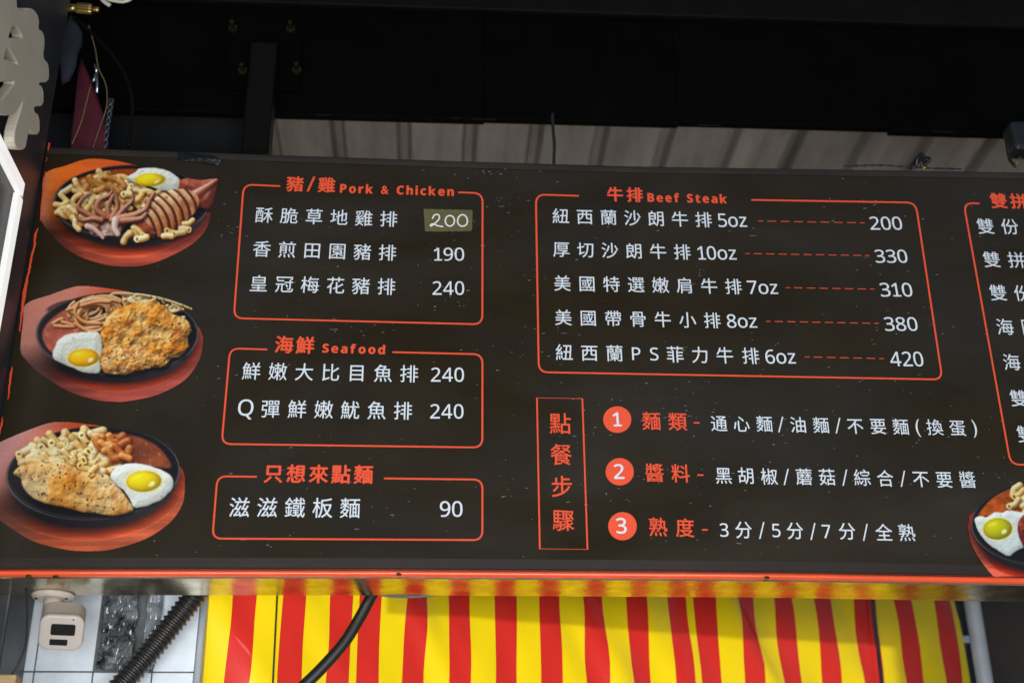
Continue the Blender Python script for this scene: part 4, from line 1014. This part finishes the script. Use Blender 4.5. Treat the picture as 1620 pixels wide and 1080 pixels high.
# left weld line, dark strip imitating the shaded crease at right, and grommet
for xt, xb in ((436.5, 428.5), (1374, 1391)):
    pts = [onban(xt+(xb-xt)*t, 930+160*t)+nrm*.010 for t in np.linspace(-.3, 1.3, 14)]
    V, Fc = tube(pts, .0018 if xt < 1000 else .0042, 6); mesh_obj('seam_and_crease_shade', V, Fc, m_rubber if xt < 1000 else m_navy, ban, True)
c = onban(1513, 1003)
# unseen plank added behind the tarp to shade its upper right
pa = onban(690, 952)-nrm*.11+Vector((0, 0, .045)); pb = onban(1540, 1013)-nrm*.11+Vector((0, 0, .045))
V = []
for p, ww in ((pa, 0), (pb, 0)):
    for dn in (0, -.03):
        for zz in (p.z, .32): V.append(Vector((p.x, p.y, zz))+nrm*dn)
o = mesh_obj('shade_plank', V, [(0, 1, 5, 4), (2, 6, 7, 3), (0, 4, 6, 2), (1, 3, 7, 5), (0, 2, 3, 1), (4, 5, 7, 6)], m_brown)
tag(o, 'unseen dark plank added behind the striped tarp to shade its top', 'plank')

# grey pole, clamp and dark panel at the right
pl_ = thing('grey_pole', 'grey metal pole beside the right edge of the striped tarp', 'pole', tuple(on(1560, 1080, 1, 1.0)))
a = on(1537, 948, 1, 1.0); V, Fc = tube([Vector((a.x, 1.0, z)) for z in (.3, -.2, -.6, -1.2)], .019, 20); mesh_obj('pole_tube', V, Fc, m_grey, pl_, True)
q = on(1521, 1011, 1, .96); bm = box_bm(q.x-.015, q.x+.02, .955, .985, q.z-.008, q.z+.010, .003)
bm_obj('pole_clamp', bm, m_zinc, pl_)
o = bm_obj('dark_backdrop', box_bm(1.0, 2.6, 1.25, 1.29, -1.2, .8, .005), m_brown); tag(o, 'dark brown panel standing behind the grey pole', 'panel')
o = bm_obj('navy_drape', box_bm(on(1502, 950, 1, 1.06).x, on(1527, 950, 1, 1.06).x+.01, 1.05, 1.07, -1.2, .3, .004), m_navy); tag(o, 'narrow dark blue cloth strip between tarp and grey pole', 'cloth')

# white tiled wall at the left
YT = .24
tw = thing('tiled_wall', 'white glazed tile wall below the left end of the sign', 'tiled wall', tuple(on(200, 1062, 1, YT)))
j0 = on(151.3, 1030, 1, YT).x; j1 = on(243.8, 1030, 1, YT).x; PT = j1-j0; zj = on(200, 1062, 1, YT).z
gx0 = j0-2.4*PT; gx1 = on(313, 1000, 1, YT).x
bm_obj('grout_bed', box_bm(gx0, gx1, YT+.004, YT+.05, zj-4*PT, zj+4*PT), m_grout, tw)
tm = None
TZ = PT*1.62
for r in range(-2, 3):
    for cidx in range(-2, 2):
        if r == 0 and cidx == 0: continue
        x0 = j0+cidx*PT+.0012; x1 = min(j0+(cidx+1)*PT-.0012, gx1-.001); z0 = zj+r*TZ+.0012; z1 = z0+TZ-.0024
        if x1-x0 < .02: continue
        bm_obj('tile', box_bm(x0, x1, YT+random.uniform(-.0006, .0006), YT+.006, z0+random.uniform(-.0005, .0005), z1, .0014, 2), m_tile, tw)
bm_obj('corner_bead', box_bm(gx1, gx1+.012, YT-.004, YT+.05, zj-4*PT, zj+4*PT, .003, 2), m_grey, tw)
def crumple(name, px0, px1, pyt, pyb, m, parent, amp, Y, seed, n=26):
    a = on(px0, pyb, 1, Y); b = on(px1, pyt, 1, Y); V = []; Fc = []
    for j in range(n+1):
        for i in range(n+1):
            x = a.x+(b.x-a.x)*i/n; z = a.z+(b.z-a.z)*j/n
            e = mnoise.noise(Vector((z*40, seed, 0)))*.006 if i in (0, n) else 0
            v = Vector((x*42+seed, z*30, seed)); d = abs(mnoise.noise(v))+.6*abs(mnoise.noise(v*2.3))
            V.append((x+e+mnoise.noise(v*1.3)*.004, Y-.002-amp*d, z+mnoise.noise(v*1.7+Vector((9, 0, 0)))*.004))
    for j in range(n):
        for i in range(n): Fc.append((j*(n+1)+i, j*(n+1)+i+1, (j+1)*(n+1)+i+1, (j+1)*(n+1)+i))
    return mesh_obj(name, V, Fc, m, parent)
cr = crumple('crumpled_film', 156, 226, 905, 1061, m_foil, None, .022, YT-.003, 3.1, 34); tag(cr, 'crumpled dark plastic film covering a missing wall tile', 'plastic film')
cr2 = crumple('clear_film', 222, 262, 905, 1058, m_bag, None, .014, YT-.002, 8.4, 16); tag(cr2, 'greyish clear film with a white glint beside the crumpled dark film', 'plastic film')

# ribbed conduit, cables
P = spline([hang(318, 925, .17), hang(303, 948, .18), hang(270, 990, .185), hang(238, 1030, .185), hang(205, 1068, .18), hang(170, 1110, .17)], 90)
V, Fc = tube(P, lambda i, L: .0185+.0019*math.cos(2*math.pi*L/.0096), 18)
co = mesh_obj('ribbed_conduit', V, Fc, m_hose, None, True); tag(co, 'thick black ribbed conduit hose in front of the white tiles', 'conduit')
cable('black_cable', [(598, 925), (586, 945), (570, 975), (545, 1015), (512, 1053), (478, 1086), (450, 1108)], .0098, m_rubber, 'smooth thick black cable curving in front of the striped tarp', .13, 16)
P = spline([on(x, y+1.5, 1, .107) for x, y in ((594, 936), (612, 940.5), (640, 942), (668, 941), (690, 938.2), (712, 934))], 30)
V, Fc = tube(P, lambda i, L: .0022+.0004*math.cos(2*math.pi*L/.004), 8); o = mesh_obj('braided_cord', V, Fc, m_grout, None, True); tag(o, 'grey braided cord sagging under the sign next to the black cable', 'cord')
cable('thin_wire', [(42, 930), (43, 980), (40, 1020), (28, 1052), (12, 1075), (0, 1090)], .0016, m_rubber, 'thin black wire running down the corner post', .0, 6)
q = on(16, 1078, 1, -.02); o = bm_obj('wood_block', box_bm(XL+.0, q.x+.012, -.035, -.005, q.z-.06, q.z+.008, .002), m_wood); tag(o, 'small raw wood block at the foot of the side wall', 'wood block')

# small white security sensor under the board
zu = zbot(-.75)-.0137
dev = thing('security_camera', 'small white box security camera hanging under the sign', 'camera', tuple(on(85, 941, 2, zu)))
dc = on(85, 941, 2, zu); bm = bmesh.new()
bmesh.ops.create_cone(bm, cap_ends=True, segments=36, radius1=.030, radius2=.036, depth=.008, matrix=Matrix.Translation(dc+Vector((0, 0, -.004))))
bmesh.ops.bevel(bm, geom=[e for e in bm.edges if len(e.link_faces) == 2 and any(len(f.verts) > 4 for f in e.link_faces)], offset=.002, segments=2, affect='EDGES')
bm_obj('mount_disc', bm, m_plastic, dev, False)
bm = bmesh.new(); bmesh.ops.create_cone(bm, cap_ends=True, segments=20, radius1=.013, radius2=.016, depth=.022, matrix=Matrix.Translation(dc+Vector((.001, 0, -.018))))
bm_obj('mount_neck', bm, m_plastic, dev, True)
fc = on(97, 1001, 1, dc.y-.035)                  # centre of the front face
nf = Vector((.20, -.76, -.60)).normalized(); ux = Vector((.96, .24, .02)); ux = (ux-nf*ux.dot(nf)).normalized(); uz = nf.cross(ux)*-1
uz = ux.cross(nf)*-1 if (ux.cross(nf)).z < 0 else ux.cross(nf)
def dm(cx, cz, d): return Matrix(((ux.x, uz.x, nf.x, 0), (ux.y, uz.y, nf.y, 0), (ux.z, uz.z, nf.z, 0), (0, 0, 0, 1))), fc+ux*cx+uz*cz+nf*d
def devbox(name, cx, cz, wx, wz, d0, d1, bev, m, seg=3, zb=None, parent=None):
    R, c = dm(cx, cz, 0); bm = bmesh.new(); bmesh.ops.create_cube(bm, size=1)
    for v in bm.verts: v.co = Vector((v.co.x*wx, v.co.y*wz, d0+(v.co.z+.5)*(d1-d0)))
    es = [e for e in bm.edges if abs((e.verts[0].co-e.verts[1].co).normalized().z) > .9]
    if bev: bmesh.ops.bevel(bm, geom=es, offset=bev, segments=6, affect='EDGES', profile=.5)
    if zb: bmesh.ops.bevel(bm, geom=[e for e in bm.edges if all(v.co.z > d1-1e-5 for v in e.verts)], offset=zb, segments=3, affect='EDGES', profile=.5)
    bmesh.ops.transform(bm, matrix=Matrix.Translation(c)@R, verts=bm.verts)
    return bm_obj(name, bm, m, parent or dev)
devbox('camera_body', 0, 0, .068, .060, -.052, 0, .016, m_plastic, zb=.004)
devbox('sensor_window', .002, .006, .037, .019, -.002, .0006, .003, m_dark)
devbox('speaker_slot', -.003, -.0155, .027, .010, -.002, .0006, .0012, m_dark)

devbox('shell_seam', 0, 0, .0686, .0606, -.0085, -.0075, .016, m_grout)
devbox('status_dot', .016, .0235, .0022, .0022, -.002, .0004, .0006, m_dark)
for sx in (-1, 1):
    bm = bmesh.new(); bmesh.ops.create_cone(bm, cap_ends=True, segments=12, radius1=.003, radius2=.0025, depth=.0016, matrix=Matrix.Translation(dc+Vector((.024*sx, -.012, -.0088))))
    bm_obj('mount_screw', bm, m_bolt, dev)
